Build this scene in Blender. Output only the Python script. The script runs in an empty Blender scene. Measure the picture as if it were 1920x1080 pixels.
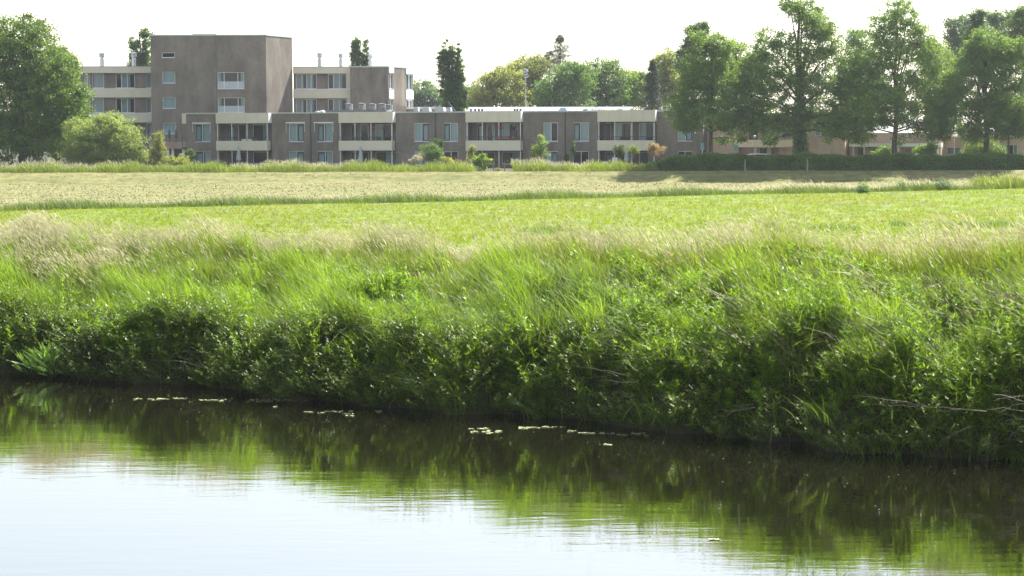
import bpy, math, random
import numpy as np
from mathutils import Vector, Matrix
R = math.radians
rng = np.random.default_rng(7)
random.seed(7)
sc = bpy.context.scene
col = sc.collection

# ------------------------------------------------------------------ camera
FPX, CAMZ = 3800.0, 5.6
PITCH = math.atan(290/FPX); ROLL = R(-0.14)
cd = bpy.data.cameras.new('camera'); cam = bpy.data.objects.new('camera', cd); col.objects.link(cam)
cam.location = (0, 0, CAMZ)
CM = Matrix.Rotation(R(90)-PITCH, 3, 'X') @ Matrix.Rotation(ROLL, 3, 'Z')
cam.rotation_euler = CM.to_euler()
cd.sensor_width = 36; cd.lens = 36*FPX/1920; cd.clip_start = 0.5; cd.clip_end = 6000
sc.camera = cam

def at(px, py, Y):
    d = CM @ Vector(((px-960)/FPX, (540-py)/FPX, -1))
    k = Y/d.y
    return Vector((d.x*k, Y, CAMZ+d.z*k))

# ------------------------------------------------------------------ light
SUN_AZ, SUN_EL = R(43), R(50)          # azimuth measured from +Y towards +X
sv = Vector((math.sin(SUN_AZ)*math.cos(SUN_EL), math.cos(SUN_AZ)*math.cos(SUN_EL), math.sin(SUN_EL)))
sl = bpy.data.lights.new('sun', 'SUN'); sl.energy = 5.0; sl.angle = R(0.5); sl.color = (1, .96, .89)
so = bpy.data.objects.new('sun', sl); col.objects.link(so); so.rotation_euler = sv.to_track_quat('Z', 'Y').to_euler()
w = bpy.data.worlds.new('World'); sc.world = w; w.use_nodes = True
wt = w.node_tree; bg = wt.nodes['Background']
sky = wt.nodes.new('ShaderNodeTexSky'); sky.sky_type = 'NISHITA'; sky.sun_disc = False
sky.sun_elevation = SUN_EL; sky.sun_rotation = SUN_AZ; sky.air_density = 1.5; sky.dust_density = .7; sky.ozone_density = 1; sky.altitude = 0
hs = wt.nodes.new('ShaderNodeHueSaturation'); hs.inputs['Saturation'].default_value = .50      # thin white veil of a hazy summer sky
wt.links.new(sky.outputs[0], hs.inputs['Color']); wt.links.new(hs.outputs[0], bg.inputs[0]); bg.inputs[1].default_value = 0.088
sc.view_settings.view_transform = 'Standard'; sc.view_settings.look = 'None'; sc.view_settings.gamma = 1
sc.view_settings.exposure = 1.55
sc.cycles.max_bounces = 8; sc.cycles.transparent_max_bounces = 12
sc.cycles.volume_bounces = 0

# ------------------------------------------------------------------ helpers
def tag(o, label=None, cat=None, group=None, kind=None):
    if label: o['label'] = label
    if cat: o['category'] = cat
    if group: o['group'] = group
    if kind: o['kind'] = kind
    return o

def thing(name, loc, label, cat, group=None):
    o = bpy.data.objects.new(name, None); col.objects.link(o); o.location = loc
    o.empty_display_size = .3
    return tag(o, label, cat, group)

def wloc(p):
    v = Vector((0, 0, 0))
    while p: v += p.location; p = p.parent
    return v

def npmesh(name, V, Q, mat, parent=None, rnd=None, smooth=False, midx=None):
    """V (n,3) world coords, Q (m,4) quads -> object"""
    V = np.asarray(V, np.float32); Q = np.asarray(Q, np.int32)
    if parent is not None:
        V = V - np.array(wloc(parent), np.float32)
    me = bpy.data.meshes.new(name)
    me.vertices.add(len(V)); me.vertices.foreach_set('co', V.ravel())
    k = Q.shape[1]
    me.loops.add(Q.size); me.loops.foreach_set('vertex_index', Q.ravel())
    me.polygons.add(len(Q)); me.polygons.foreach_set('loop_start', np.arange(0, Q.size, k, dtype=np.int32))
    if smooth: me.polygons.foreach_set('use_smooth', np.ones(len(Q), bool))
    mats = mat if isinstance(mat, (list, tuple)) else [mat]
    for m in mats: me.materials.append(m)
    if midx is not None: me.polygons.foreach_set('material_index', np.asarray(midx, np.int32))
    if rnd is not None:
        a = me.attributes.new('rnd', 'FLOAT', 'POINT'); a.data.foreach_set('value', np.asarray(rnd, np.float32))
    me.update(calc_edges=True)
    o = bpy.data.objects.new(name, me); col.objects.link(o)
    if parent is not None: o.parent = parent
    return o

class MB:
    def __init__(s): s.v = []; s.f = []
    def add(s, vs, fs):
        n = len(s.v); s.v += [Vector(v) for v in vs]; s.f += [tuple(n+i for i in f) for f in fs]
    def hexa(s, p):     # 8 points: bottom 4 ccw, top 4 ccw
        s.add(p, [(3,2,1,0),(4,5,6,7),(0,1,5,4),(1,2,6,5),(2,3,7,6),(3,0,4,7)])
    def box(s, x0, x1, y0, y1, z0, z1):
        s.hexa([(x0,y0,z0),(x1,y0,z0),(x1,y1,z0),(x0,y1,z0),(x0,y0,z1),(x1,y0,z1),(x1,y1,z1),(x0,y1,z1)])
    def tube(s, pts, rads, n=6, cap=True):
        pts = [Vector(p) for p in pts]; rings = []
        b0 = len(s.v)
        for i, p in enumerate(pts):
            d = (pts[min(i+1, len(pts)-1)]-pts[max(i-1, 0)])
            if d.length < 1e-6: d = Vector((0,0,1))
            d.normalize()
            a = d.orthogonal().normalized() if i == 0 else (a-d*a.dot(d)).normalized()
            b = d.cross(a)
            for k in range(n):
                t = 2*math.pi*k/n
                s.v.append(p+(a*math.cos(t)+b*math.sin(t))*rads[i])
        for i in range(len(pts)-1):
            for k in range(n):
                q = b0+i*n; s.f.append((q+k, q+(k+1)%n, q+n+(k+1)%n, q+n+k))
        if cap:
            s.f.append(tuple(b0+k for k in range(n))[::-1]); q = b0+(len(pts)-1)*n; s.f.append(tuple(q+k for k in range(n)))
    def lathe(s, c, prof, n=12):
        c = Vector(c); b0 = len(s.v)
        for r, z in prof:
            for k in range(n):
                t = 2*math.pi*k/n; s.v.append(c+Vector((r*math.cos(t), r*math.sin(t), z)))
        for i in range(len(prof)-1):
            for k in range(n):
                q = b0+i*n; s.f.append((q+k, q+(k+1)%n, q+n+(k+1)%n, q+n+k))
        s.f.append(tuple(b0+k for k in range(n))[::-1]); q = b0+(len(prof)-1)*n; s.f.append(tuple(q+k for k in range(n)))
    def build(s, name, mat, parent=None, smooth=False, label=None):
        off = wloc(parent) if parent else Vector((0,0,0))
        me = bpy.data.meshes.new(name); me.from_pydata([v-off for v in s.v], [], s.f); me.materials.append(mat)
        if smooth: me.polygons.foreach_set('use_smooth', [True]*len(me.polygons))
        me.update(); o = bpy.data.objects.new(name, me); col.objects.link(o)
        if parent: o.parent = parent
        if label: o['label'] = label
        return o

# ------------------------------------------------------------------ materials
def mat_new(name):
    m = bpy.data.materials.new(name); m.use_nodes = True; nt = m.node_tree; nt.nodes.clear()
    out = nt.nodes.new('ShaderNodeOutputMaterial'); return m, nt, out
def ND(nt, t, **kw):
    n = nt.nodes.new(t)
    for k, v in kw.items(): setattr(n, k, v)
    return n
def rgba(c): return (c[0], c[1], c[2], 1)

def leafmat(name, c1, c2, trans=.46, spec=.03, rough=.5, tcol=1.3, nscale=.35, c3=None, tt=(1.35,1.2,.55)):
    m, nt, out = mat_new(name); L = nt.links.new
    at_ = ND(nt, 'ShaderNodeAttribute', attribute_name='rnd')
    mx = ND(nt, 'ShaderNodeMix', data_type='RGBA'); L(at_.outputs['Fac'], mx.inputs[0])
    mx.inputs[6].default_value = rgba(c1); mx.inputs[7].default_value = rgba(c2)
    colr = mx.outputs[2]
    geo = ND(nt, 'ShaderNodeNewGeometry'); nz = ND(nt, 'ShaderNodeTexNoise'); nz.inputs['Scale'].default_value = nscale
    nz.inputs['Detail'].default_value = 3; L(geo.outputs['Position'], nz.inputs['Vector'])
    mr = ND(nt, 'ShaderNodeMapRange'); L(nz.outputs[0], mr.inputs[0]); mr.inputs[1].default_value = .32; mr.inputs[2].default_value = .68
    if c3 is None:
        mr.inputs[3].default_value = .78; mr.inputs[4].default_value = 1.22
        m2 = ND(nt, 'ShaderNodeMix', data_type='RGBA', blend_type='MULTIPLY'); m2.inputs[0].default_value = 1
        L(colr, m2.inputs[6]); L(mr.outputs[0], m2.inputs[7]); colr = m2.outputs[2]
    else:
        m2 = ND(nt, 'ShaderNodeMix', data_type='RGBA'); L(mr.outputs[0], m2.inputs[0]); L(colr, m2.inputs[6]); m2.inputs[7].default_value = rgba(c3); colr = m2.outputs[2]
    df = ND(nt, 'ShaderNodeBsdfDiffuse'); L(colr, df.inputs[0])
    tr = ND(nt, 'ShaderNodeBsdfTranslucent')
    m3 = ND(nt, 'ShaderNodeMix', data_type='RGBA', blend_type='MULTIPLY'); m3.inputs[0].default_value = 1
    L(colr, m3.inputs[6]); m3.inputs[7].default_value = (tt[0]*tcol, tt[1]*tcol, tt[2]*tcol, 1); L(m3.outputs[2], tr.inputs[0])
    ms = ND(nt, 'ShaderNodeMixShader'); ms.inputs[0].default_value = trans; L(df.outputs[0], ms.inputs[1]); L(tr.outputs[0], ms.inputs[2])
    gl = ND(nt, 'ShaderNodeBsdfGlossy'); gl.inputs['Roughness'].default_value = rough; gl.inputs[0].default_value = (1,1,1,1)
    m4 = ND(nt, 'ShaderNodeMixShader'); m4.inputs[0].default_value = spec; L(ms.outputs[0], m4.inputs[1]); L(gl.outputs[0], m4.inputs[2])
    L(m4.outputs[0], out.inputs[0]); return m

def solid(name, c, rough=.7, var=.12, scale=3, metal=0, bump=0, c2=None, stretch=(1,1,1), spec=.4):
    m, nt, out = mat_new(name); L = nt.links.new
    p = ND(nt, 'ShaderNodeBsdfPrincipled'); L(p.outputs[0], out.inputs[0])
    geo = ND(nt, 'ShaderNodeNewGeometry'); mp = ND(nt, 'ShaderNodeMapping'); mp.inputs['Scale'].default_value = stretch
    L(geo.outputs['Position'], mp.inputs[0])
    nz = ND(nt, 'ShaderNodeTexNoise'); nz.inputs['Scale'].default_value = scale; nz.inputs['Detail'].default_value = 5; L(mp.outputs[0], nz.inputs['Vector'])
    rp = ND(nt, 'ShaderNodeMapRange'); L(nz.outputs[0], rp.inputs[0]); rp.inputs[1].default_value = .3; rp.inputs[2].default_value = .7
    mx = ND(nt, 'ShaderNodeMix', data_type='RGBA'); L(rp.outputs[0], mx.inputs[0])
    a = [x*(1-var) for x in c]; b = [min(1, x*(1+var)) for x in c] if c2 is None else c2
    mx.inputs[6].default_value = rgba(a); mx.inputs[7].default_value = rgba(b); L(mx.outputs[2], p.inputs['Base Color'])
    p.inputs['Roughness'].default_value = rough; p.inputs['Metallic'].default_value = metal
    p.inputs['Specular IOR Level'].default_value = spec
    if bump:
        bp = ND(nt, 'ShaderNodeBump'); bp.inputs['Distance'].default_value = bump; L(nz.outputs[0], bp.inputs['Height']); L(bp.outputs[0], p.inputs['Normal'])
    return m

def brickmat(name, c1, c2, mortar, stain=.75):
    m, nt, out = mat_new(name); L = nt.links.new
    p = ND(nt, 'ShaderNodeBsdfPrincipled'); L(p.outputs[0], out.inputs[0]); p.inputs['Roughness'].default_value = .9
    p.inputs['Specular IOR Level'].default_value = .2
    geo = ND(nt, 'ShaderNodeNewGeometry'); sp = ND(nt, 'ShaderNodeSeparateXYZ'); L(geo.outputs['Position'], sp.inputs[0])
    ad = ND(nt, 'ShaderNodeMath', operation='ADD'); L(sp.outputs[0], ad.inputs[0]); L(sp.outputs[1], ad.inputs[1])
    cb = ND(nt, 'ShaderNodeCombineXYZ'); L(ad.outputs[0], cb.inputs[0]); L(sp.outputs[2], cb.inputs[1])
    br = ND(nt, 'ShaderNodeTexBrick'); L(cb.outputs[0], br.inputs[0])
    br.inputs['Scale'].default_value = 1; br.inputs['Brick Width'].default_value = .22; br.inputs['Row Height'].default_value = .065
    br.inputs['Mortar Size'].default_value = .008; br.inputs['Color1'].default_value = rgba(c1); br.inputs['Color2'].default_value = rgba(c2); br.inputs['Mortar'].default_value = rgba(mortar)
    nz = ND(nt, 'ShaderNodeTexNoise'); nz.inputs['Scale'].default_value = .45; nz.inputs['Detail'].default_value = 7; nz.inputs['Roughness'].default_value = .65
    mp = ND(nt, 'ShaderNodeMapping'); mp.inputs['Scale'].default_value = (1.6, 1.6, .8); L(geo.outputs['Position'], mp.inputs[0]); L(mp.outputs[0], nz.inputs['Vector'])
    mr = ND(nt, 'ShaderNodeMapRange'); L(nz.outputs[0], mr.inputs[0]); mr.inputs[1].default_value = .3; mr.inputs[2].default_value = .7; mr.inputs[3].default_value = stain; mr.inputs[4].default_value = 1.15
    mx = ND(nt, 'ShaderNodeMix', data_type='RGBA', blend_type='MULTIPLY'); mx.inputs[0].default_value = 1
    L(br.outputs[0], mx.inputs[6]); L(mr.outputs[0], mx.inputs[7])
    n3 = ND(nt, 'ShaderNodeTexNoise'); n3.inputs['Scale'].default_value = 1; n3.inputs['Detail'].default_value = 4
    m3 = ND(nt, 'ShaderNodeMapping'); m3.inputs['Scale'].default_value = (.9, .9, .10); L(geo.outputs['Position'], m3.inputs[0]); L(m3.outputs[0], n3.inputs['Vector'])
    r3 = ND(nt, 'ShaderNodeMapRange'); L(n3.outputs[0], r3.inputs[0]); r3.inputs[1].default_value = .35; r3.inputs[2].default_value = .6; r3.inputs[3].default_value = .87; r3.inputs[4].default_value = 1.04
    mx3 = ND(nt, 'ShaderNodeMix', data_type='RGBA', blend_type='MULTIPLY'); mx3.inputs[0].default_value = 1; L(mx.outputs[2], mx3.inputs[6]); L(r3.outputs[0], mx3.inputs[7]); L(mx3.outputs[2], p.inputs['Base Color'])
    return m

def glassmat(name, tint=(.62,.72,.76), refl=.035):
    m, nt, out = mat_new(name); L = nt.links.new
    tr = ND(nt, 'ShaderNodeBsdfTransparent'); tr.inputs[0].default_value = rgba(tint)
    gl = ND(nt, 'ShaderNodeBsdfGlossy'); gl.inputs['Roughness'].default_value = .02; gl.inputs[0].default_value = (.9,.95,1,1)
    ms = ND(nt, 'ShaderNodeMixShader'); ms.inputs[0].default_value = refl
    L(tr.outputs[0], ms.inputs[1]); L(gl.outputs[0], ms.inputs[2]); L(ms.outputs[0], out.inputs[0]); return m

M = {}
M['brick'] = brickmat('grey brown brick', (.215,.184,.155), (.168,.145,.125), (.25,.22,.19), .64)
M['brick_pink_sunlit'] = brickmat('sunlit pink brick', (.62,.44,.35), (.52,.36,.29), (.48,.42,.37), .9)  # pinkish brick made paler: its sunlit look is put into the colour
M['brick_tan'] = brickmat('tan brick', (.36,.25,.19), (.30,.21,.16), (.36,.31,.26), .85)
M['cream'] = solid('cream panel', (.60,.56,.45), .6, .05, 1.2)
M['cream_sunlit'] = solid('sunlit cream panel', (.72,.58,.43), .6, .05, 1.2)  # lit copy of the cream, sunshine painted in as a lighter, warmer tone
M['white'] = solid('white paint', (.78,.78,.77), .5, .04)
M['whiteframe'] = solid('white window frame', (.74,.76,.76), .4, .03)
M['darkframe'] = solid('dark green frame', (.03,.05,.06), .4, .1)
M['roof'] = solid('bitumen roof', (.16,.16,.155), .9, .2, 2)
M['rooftrim'] = solid('roof edge trim', (.42,.47,.43), .5, .08)
M['steel'] = solid('galvanised steel', (.50,.53,.58), .35, .1, 5, metal=.6)
M['greymetal'] = solid('grey metal', (.36,.38,.40), .5, .1)
M['curtain'] = solid('net curtain', (.55,.60,.60), .9, .05, 4)
M['curtain_grey'] = solid('grey curtain', (.38,.42,.43), .9, .08, 4)
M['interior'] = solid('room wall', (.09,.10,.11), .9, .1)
M['glass'] = glassmat('window glass')
M['wood'] = solid('weathered wood', (.22,.17,.12), .85, .2, 8, stretch=(1,1,.2))
M['bark'] = solid('bark', (.085,.065,.05), .95, .35, 6, bump=.03, stretch=(1,1,.25))
M['barkgrey'] = solid('grey bark', (.16,.14,.12), .95, .3, 5, bump=.03, stretch=(1,1,.25))
M['deadwood'] = solid('bleached dead wood', (.27,.22,.17), .85, .2, 9)
M['red'] = solid('red petals', (.55,.06,.05), .6, .2, 20)
M['orange'] = solid('orange petals', (.75,.28,.16), .6, .2, 20)
M['terracotta'] = solid('terracotta', (.40,.18,.10), .8, .1)
M['blue'] = solid('blue sign enamel', (.20,.38,.46), .4, .05)
M['carwhite'] = solid('white car paint', (.78,.79,.80), .2, .02)
M['carred'] = solid('dark red car paint', (.22,.03,.03), .2, .02)
M['carsilver'] = solid('silver car paint', (.45,.46,.48), .25, .03, metal=.6)
M['carglass'] = solid('car glass', (.02,.025,.03), .05, .1)
M['rubber'] = solid('tyre rubber', (.02,.02,.02), .8, .1)
M['flowerpot'] = solid('dark planter', (.06,.06,.06), .7, .1)

# foliage
M['oak'] = leafmat('oak leaf', (.060,.120,.020), (.130,.215,.038), nscale=.5)
M['ash'] = leafmat('ash leaf', (.078,.150,.036), (.160,.255,.064), nscale=.5)
M['willow'] = leafmat('willow leaf', (.14,.21,.065), (.24,.31,.10), nscale=.6)
M['olive'] = leafmat('olive crown leaf', (.16,.21,.06), (.27,.31,.10), nscale=.3)
M['lime'] = leafmat('lime green leaf', (.13,.22,.04), (.20,.30,.06), nscale=.4)
M['poplar'] = leafmat('poplar leaf', (.042,.10,.024), (.09,.17,.038), nscale=.6)
M['midgreen'] = leafmat('mid green leaf', (.06,.13,.03), (.12,.21,.05), nscale=.3)
M['conifer'] = leafmat('spruce needle', (.018,.042,.018), (.035,.065,.028), trans=.15, nscale=.6)
M['pine'] = leafmat('blue pine needle', (.06,.09,.05), (.10,.14,.08), trans=.15, nscale=.6)
M['bluegreen'] = leafmat('blue green leaf', (.07,.13,.07), (.12,.20,.10), nscale=.4)
M['hedge'] = leafmat('hedge leaf', (.05,.12,.02), (.13,.25,.035), nscale=.8)
M['copper'] = leafmat('copper pink leaf', (.20,.15,.10), (.32,.26,.18), nscale=1)
M['yellowleaf'] = leafmat('yellow green leaf', (.20,.26,.05), (.30,.34,.08), nscale=1)
M['grass'] = leafmat('bright grass blade', (.100,.190,.010), (.180,.285,.022), trans=.56, nscale=.5)
M['grass_blue'] = leafmat('blue green sedge blade', (.09,.16,.045), (.16,.24,.08), trans=.4, spec=.022, rough=.45, nscale=.8)
M['grass_mid'] = leafmat('meadow grass blade', (.09,.145,.018), (.17,.225,.04), trans=.5, nscale=.6)
M['strip'] = leafmat('rough strip blade', (.07,.125,.025), (.125,.185,.045), trans=.42, nscale=.4)
M['seed'] = leafmat('pale seed head', (.40,.38,.25), (.58,.55,.38), trans=.4, nscale=.6, tcol=1.0, tt=(1.1,1.05,.95))
M['seedstalk'] = leafmat('straw stalk', (.17,.21,.06), (.30,.32,.12), trans=.3, nscale=.6, tcol=1.0)
M['herb'] = leafmat('herb leaf', (.090,.180,.010), (.175,.290,.022), trans=.52, spec=.022, rough=.45, nscale=.7)
M['bramble'] = leafmat('bramble leaf', (.045,.085,.013), (.105,.150,.022), trans=.35, nscale=1)
M['reed'] = leafmat('reed blade', (.065,.125,.016), (.14,.215,.034), trans=.45, spec=.022, rough=.45, nscale=.9)
M['dock'] = leafmat('dock leaf', (.11,.22,.035), (.20,.33,.07), trans=.4, spec=.022, rough=.45, nscale=2)
M['deadstalk'] = leafmat('dead stalk', (.17,.125,.085), (.32,.25,.17), trans=.1, nscale=2, tcol=.8, tt=(1,1,1))
M['crop'] = leafmat('young crop leaf', (.120,.200,.004), (.170,.255,.007), trans=.5, spec=.01, nscale=.12, c3=(.160,.200,.008))
M['pad'] = leafmat('floating leaf', (.15,.19,.05), (.27,.29,.11), trans=.1, spec=.15, nscale=2)

# ------------------------------------------------------------------ terrain
NX, NY = .5485, .8361                      # inland normal of the far bank
def wob(t):
    return .28*np.sin(t*.55+1.0)+.20*np.sin(t*1.31+.4)+.12*np.sin(t*2.9+2.)+.42*np.exp(-((t+7.2)/1.6)**2)+.15*np.sin(5.0*t+2.2*np.sin(1.3*t))+.07*np.sin(11.3*t+1.)
def st(x, y):
    s = NX*x+NY*(y-39.75); t = NY*x-NX*(y-39.75)
    return s-wob(t), t
def xy_from(s, t):
    s2 = s+wob(t)
    return NX*s2+NY*t, 39.75+NY*s2-NX*t
PS = np.array([-60,-34,-30,-27,-24,-2,-.4,0,.25,.7,1.3,2.5,4.3,5.5,6.3,7.4,9.0,11])
PZ = np.array([4.0,4.0,3.2,.8,-1.0,-1.0,-.5,-.05,.42,.95,1.22,1.52,2.02,2.42,2.38,1.98,1.55,1.42])
def sstep(a, b, x):
    k = np.clip((x-a)/(b-a), 0, 1); return k*k*(3-2*k)
def G(x, y):
    x = np.asarray(x, float); y = np.asarray(y, float)
    s, t = st(x, y)
    z = np.interp(s, PS, PZ); z = z+(-.04+.42*sstep(-10, 8, t))*sstep(.2, 1.6, s)*sstep(12, 8, s)
    z = z+sstep(.2, 1.2, s)*sstep(12, 5, s)*(.17*np.sin(t*1.15+s*.7)+.13*np.sin(t*2.6-s*1.3+1)*np.sin(s*1.9+t*.8)+.06*np.sin(t*5.1+s*3))
    z = z+.9*sstep(169.2, 173.3, y-.01*x)*np.where(s > 14, 1, 0)
    z = z+np.where(s > 14, .03*np.sin(x*.35)*np.sin(y*.22), 0)
    return z

def axis(parts):
    out = []
    for a, b, d in parts: out += list(np.arange(a, b, d))
    out.append(parts[-1][1]); return np.array(out)
def gridmesh(xs, ys, zf, name, mat, dz=0):
    X, Y = np.meshgrid(xs, ys); Z = zf(X, Y)+dz
    V = np.stack([X, Y, Z], -1).reshape(-1, 3); nx, ny = len(xs), len(ys)
    i = np.arange((ny-1)*(nx-1)); r = i//(nx-1); c = i % (nx-1); a = r*nx+c
    return npmesh(name, V, np.stack([a, a+1, a+1+nx, a+nx], 1), mat, smooth=True)

M['ground'] = solid('bank soil', (.035,.028,.016), .95, .2, 1.5, c2=(.05,.055,.018))
xs = axis([(-2500,-300,200),(-300,-60,12),(-60,-24,2),(-24,20,.35),(20,60,2),(60,300,12),(300,2500,200)])
ys = axis([(-200,0,10),(0,24,1.5),(24,66,.35),(66,150,2.0),(150,182,.8),(182,300,8),(300,3500,160)])
g = gridmesh(xs, ys, G, 'ground', M['ground']); tag(g, kind='structure')

# mown hay field
def strip_y(x): return 126.8+.60*x                       # line between crop and rough strip
def mownmat():
    m, nt, out = mat_new('mown hay'); L = nt.links.new
    p = ND(nt, 'ShaderNodeBsdfPrincipled'); L(p.outputs[0], out.inputs[0]); p.inputs['Roughness'].default_value = .95; p.inputs['Specular IOR Level'].default_value = .1
    geo = ND(nt, 'ShaderNodeNewGeometry'); mp = ND(nt, 'ShaderNodeMapping'); mp.inputs['Rotation'].default_value = (0,0,R(-8)); mp.inputs['Scale'].default_value = (.12, 1.0, 1)
    L(geo.outputs['Position'], mp.inputs[0])
    n1 = ND(nt, 'ShaderNodeTexNoise'); n1.inputs['Scale'].default_value = .7; n1.inputs['Detail'].default_value = 6; n1.inputs['Roughness'].default_value = .7; L(mp.outputs[0], n1.inputs['Vector'])
    n2 = ND(nt, 'ShaderNodeTexNoise'); n2.inputs['Scale'].default_value = 1.4; n2.inputs['Detail'].default_value = 6; L(geo.outputs['Position'], n2.inputs['Vector'])
    r1 = ND(nt, 'ShaderNodeValToRGB'); L(n1.outputs[0], r1.inputs[0])
    e = r1.color_ramp.elements; e[0].position = .36; e[0].color = (.115,.13,.045,1); e[1].position = .62; e[1].color = (.215,.185,.09,1)
    k = e.new(.5); k.color = (.165,.163,.065,1)
    mx = ND(nt, 'ShaderNodeMix', data_type='RGBA', blend_type='MULTIPLY'); mx.inputs[0].default_value = 1
    mr = ND(nt, 'ShaderNodeMapRange'); L(n2.outputs[0], mr.inputs[0]); mr.inputs[1].default_value = .3; mr.inputs[2].default_value = .7; mr.inputs[3].default_value = .75; mr.inputs[4].default_value = 1.2
    L(r1.outputs[0], mx.inputs[6]); L(mr.outputs[0], mx.inputs[7]); L(mx.outputs[2], p.inputs['Base Color'])
    bp = ND(nt, 'ShaderNodeBump'); bp.inputs['Distance'].default_value = .12; bp.inputs['Strength'].default_value = .8; L(n2.outputs[0], bp.inputs['Height']); L(bp.outputs[0], p.inputs['Normal'])
    return m
M['mown'] = mownmat()
def sheet(name, x0, x1, dx, f0, f1, nrow, mat, dz):
    xs = np.arange(x0, x1+.01, dx); V = []; 
    k = np.linspace(0, 1, nrow)
    X = np.repeat(xs[None], nrow, 0); Y = f0(X)*(1-k[:, None])+f1(X)*k[:, None]
    Z = G(X, Y)+dz
    V = np.stack([X, Y, Z], -1).reshape(-1, 3); nx = len(xs)
    i = np.arange((nrow-1)*(nx-1)); r = i//(nx-1); c = i % (nx-1); a = r*nx+c
    return npmesh(name, V, np.stack([a, a+1, a+1+nx, a+nx], 1), mat, smooth=True)
tag(sheet('mown_field', -150, 150, 1.5, lambda x: strip_y(np.clip(x,-60,60))+2, lambda x: x*0+173.5, 50, M['mown'], .05), kind='structure')
M['cropsoil'] = solid('crop soil', (.10,.12,.03), .95, .2, .5, c2=(.16,.20,.03))
def crop_front(x): return 39.75+(12.0-NX*x)/NY
tag(sheet('crop_field', -60, 110, 1.0, lambda x: crop_front(x), lambda x: np.maximum(strip_y(x)-.5, crop_front(x)+.5), 60, M['cropsoil'], .04), kind='structure')

# ------------------------------------------------------------------ water
def watermat():
    m, nt, out = mat_new('river water'); L = nt.links.new
    p = ND(nt, 'ShaderNodeBsdfPrincipled'); L(p.outputs[0], out.inputs[0])
    gl = ND(nt, 'ShaderNodeBsdfGlossy'); gl.inputs['Roughness'].default_value = .02; ms = ND(nt, 'ShaderNodeMixShader'); ms.inputs[0].default_value = .31; gl.inputs[0].default_value = (.97,.96,1,1)
    L(p.outputs[0], ms.inputs[1]); L(gl.outputs[0], ms.inputs[2]); L(ms.outputs[0], out.inputs[0])
    p.inputs['Base Color'].default_value = (.008,.0065,.004,1); p.inputs['Roughness'].default_value = .015; p.inputs['IOR'].default_value = 1.65
    geo = ND(nt, 'ShaderNodeNewGeometry')
    mp = ND(nt, 'ShaderNodeMapping'); mp.inputs['Rotation'].default_value = (0,0,R(8)); mp.inputs['Scale'].default_value = (.22,1,1); L(geo.outputs['Position'], mp.inputs[0])
    n1 = ND(nt, 'ShaderNodeTexNoise'); n1.inputs['Scale'].default_value = 1.6; n1.inputs['Detail'].default_value = 3; L(mp.outputs[0], n1.inputs['Vector'])
    n2 = ND(nt, 'ShaderNodeTexNoise'); n2.inputs['Scale'].default_value = 6; n2.inputs['Detail'].default_value = 2; L(mp.outputs[0], n2.inputs['Vector'])
    b1 = ND(nt, 'ShaderNodeBump'); b1.inputs['Distance'].default_value = .0032; b1.inputs['Strength'].default_value = 1; L(n1.outputs[0], b1.inputs['Height'])
    b2 = ND(nt, 'ShaderNodeBump'); b2.inputs['Distance'].default_value = .0016; b2.inputs['Strength'].default_value = 1; L(n2.outputs[0], b2.inputs['Height']); L(b1.outputs[0], b2.inputs['Normal'])
    L(b2.outputs[0], p.inputs['Normal']); L(b2.outputs[0], gl.inputs['Normal']); return m
M['water'] = watermat()
wv = []
for s_, t_ in ((-28.5,-160),(-28.5,160),(1.5,160),(1.5,-160)):
    wv.append((NX*s_+NY*t_, 39.75+NY*s_-NX*t_, 0))
tag(npmesh('water', wv, [[0,1,2,3]], M['water']), kind='structure')

# ------------------------------------------------------------------ numpy vegetation builders
def blades(P, H, W, az, lean, curl, seg=3, wdir=None, droop=.35):
    N = len(P); T = np.linspace(0, 1, seg+1)
    H = np.broadcast_to(H, N); W = np.broadcast_to(W, N)
    d = np.stack([np.cos(az), np.sin(az)], 1)
    off = (lean[:, None]*T+curl[:, None]*T**2)*H[:, None]
    z = H[:, None]*(T-(droop*curl[:, None]+.12*lean[:, None])*T**2)
    if wdir is None: wdir = rng.uniform(0, np.pi, N)
    wd = np.stack([np.cos(wdir), np.sin(wdir)], 1)
    wprof = np.array([.75]+[1.0-.85*(k/seg)**2 for k in range(1, seg+1)]); wprof[-1] = .12
    C = np.empty((N, seg+1, 3)); C[..., 0] = P[:, None, 0]+d[:, None, 0]*off; C[..., 1] = P[:, None, 1]+d[:, None, 1]*off; C[..., 2] = P[:, None, 2]+z
    hw = (W[:, None]*wprof[None])*.5
    o = np.zeros((N, seg+1, 3)); o[..., 0] = wd[:, None, 0]*hw; o[..., 1] = wd[:, None, 1]*hw
    V = np.stack([C-o, C+o], 2).reshape(-1, 3)
    base = (np.arange(N)*(seg+1)*2)[:, None]+np.arange(seg)[None]*2
    Q = np.stack([base, base+1, base+3, base+2], -1).reshape(-1, 4)
    return V, Q, np.repeat(rng.random(N), (seg+1)*2), C[:, -1]

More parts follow.
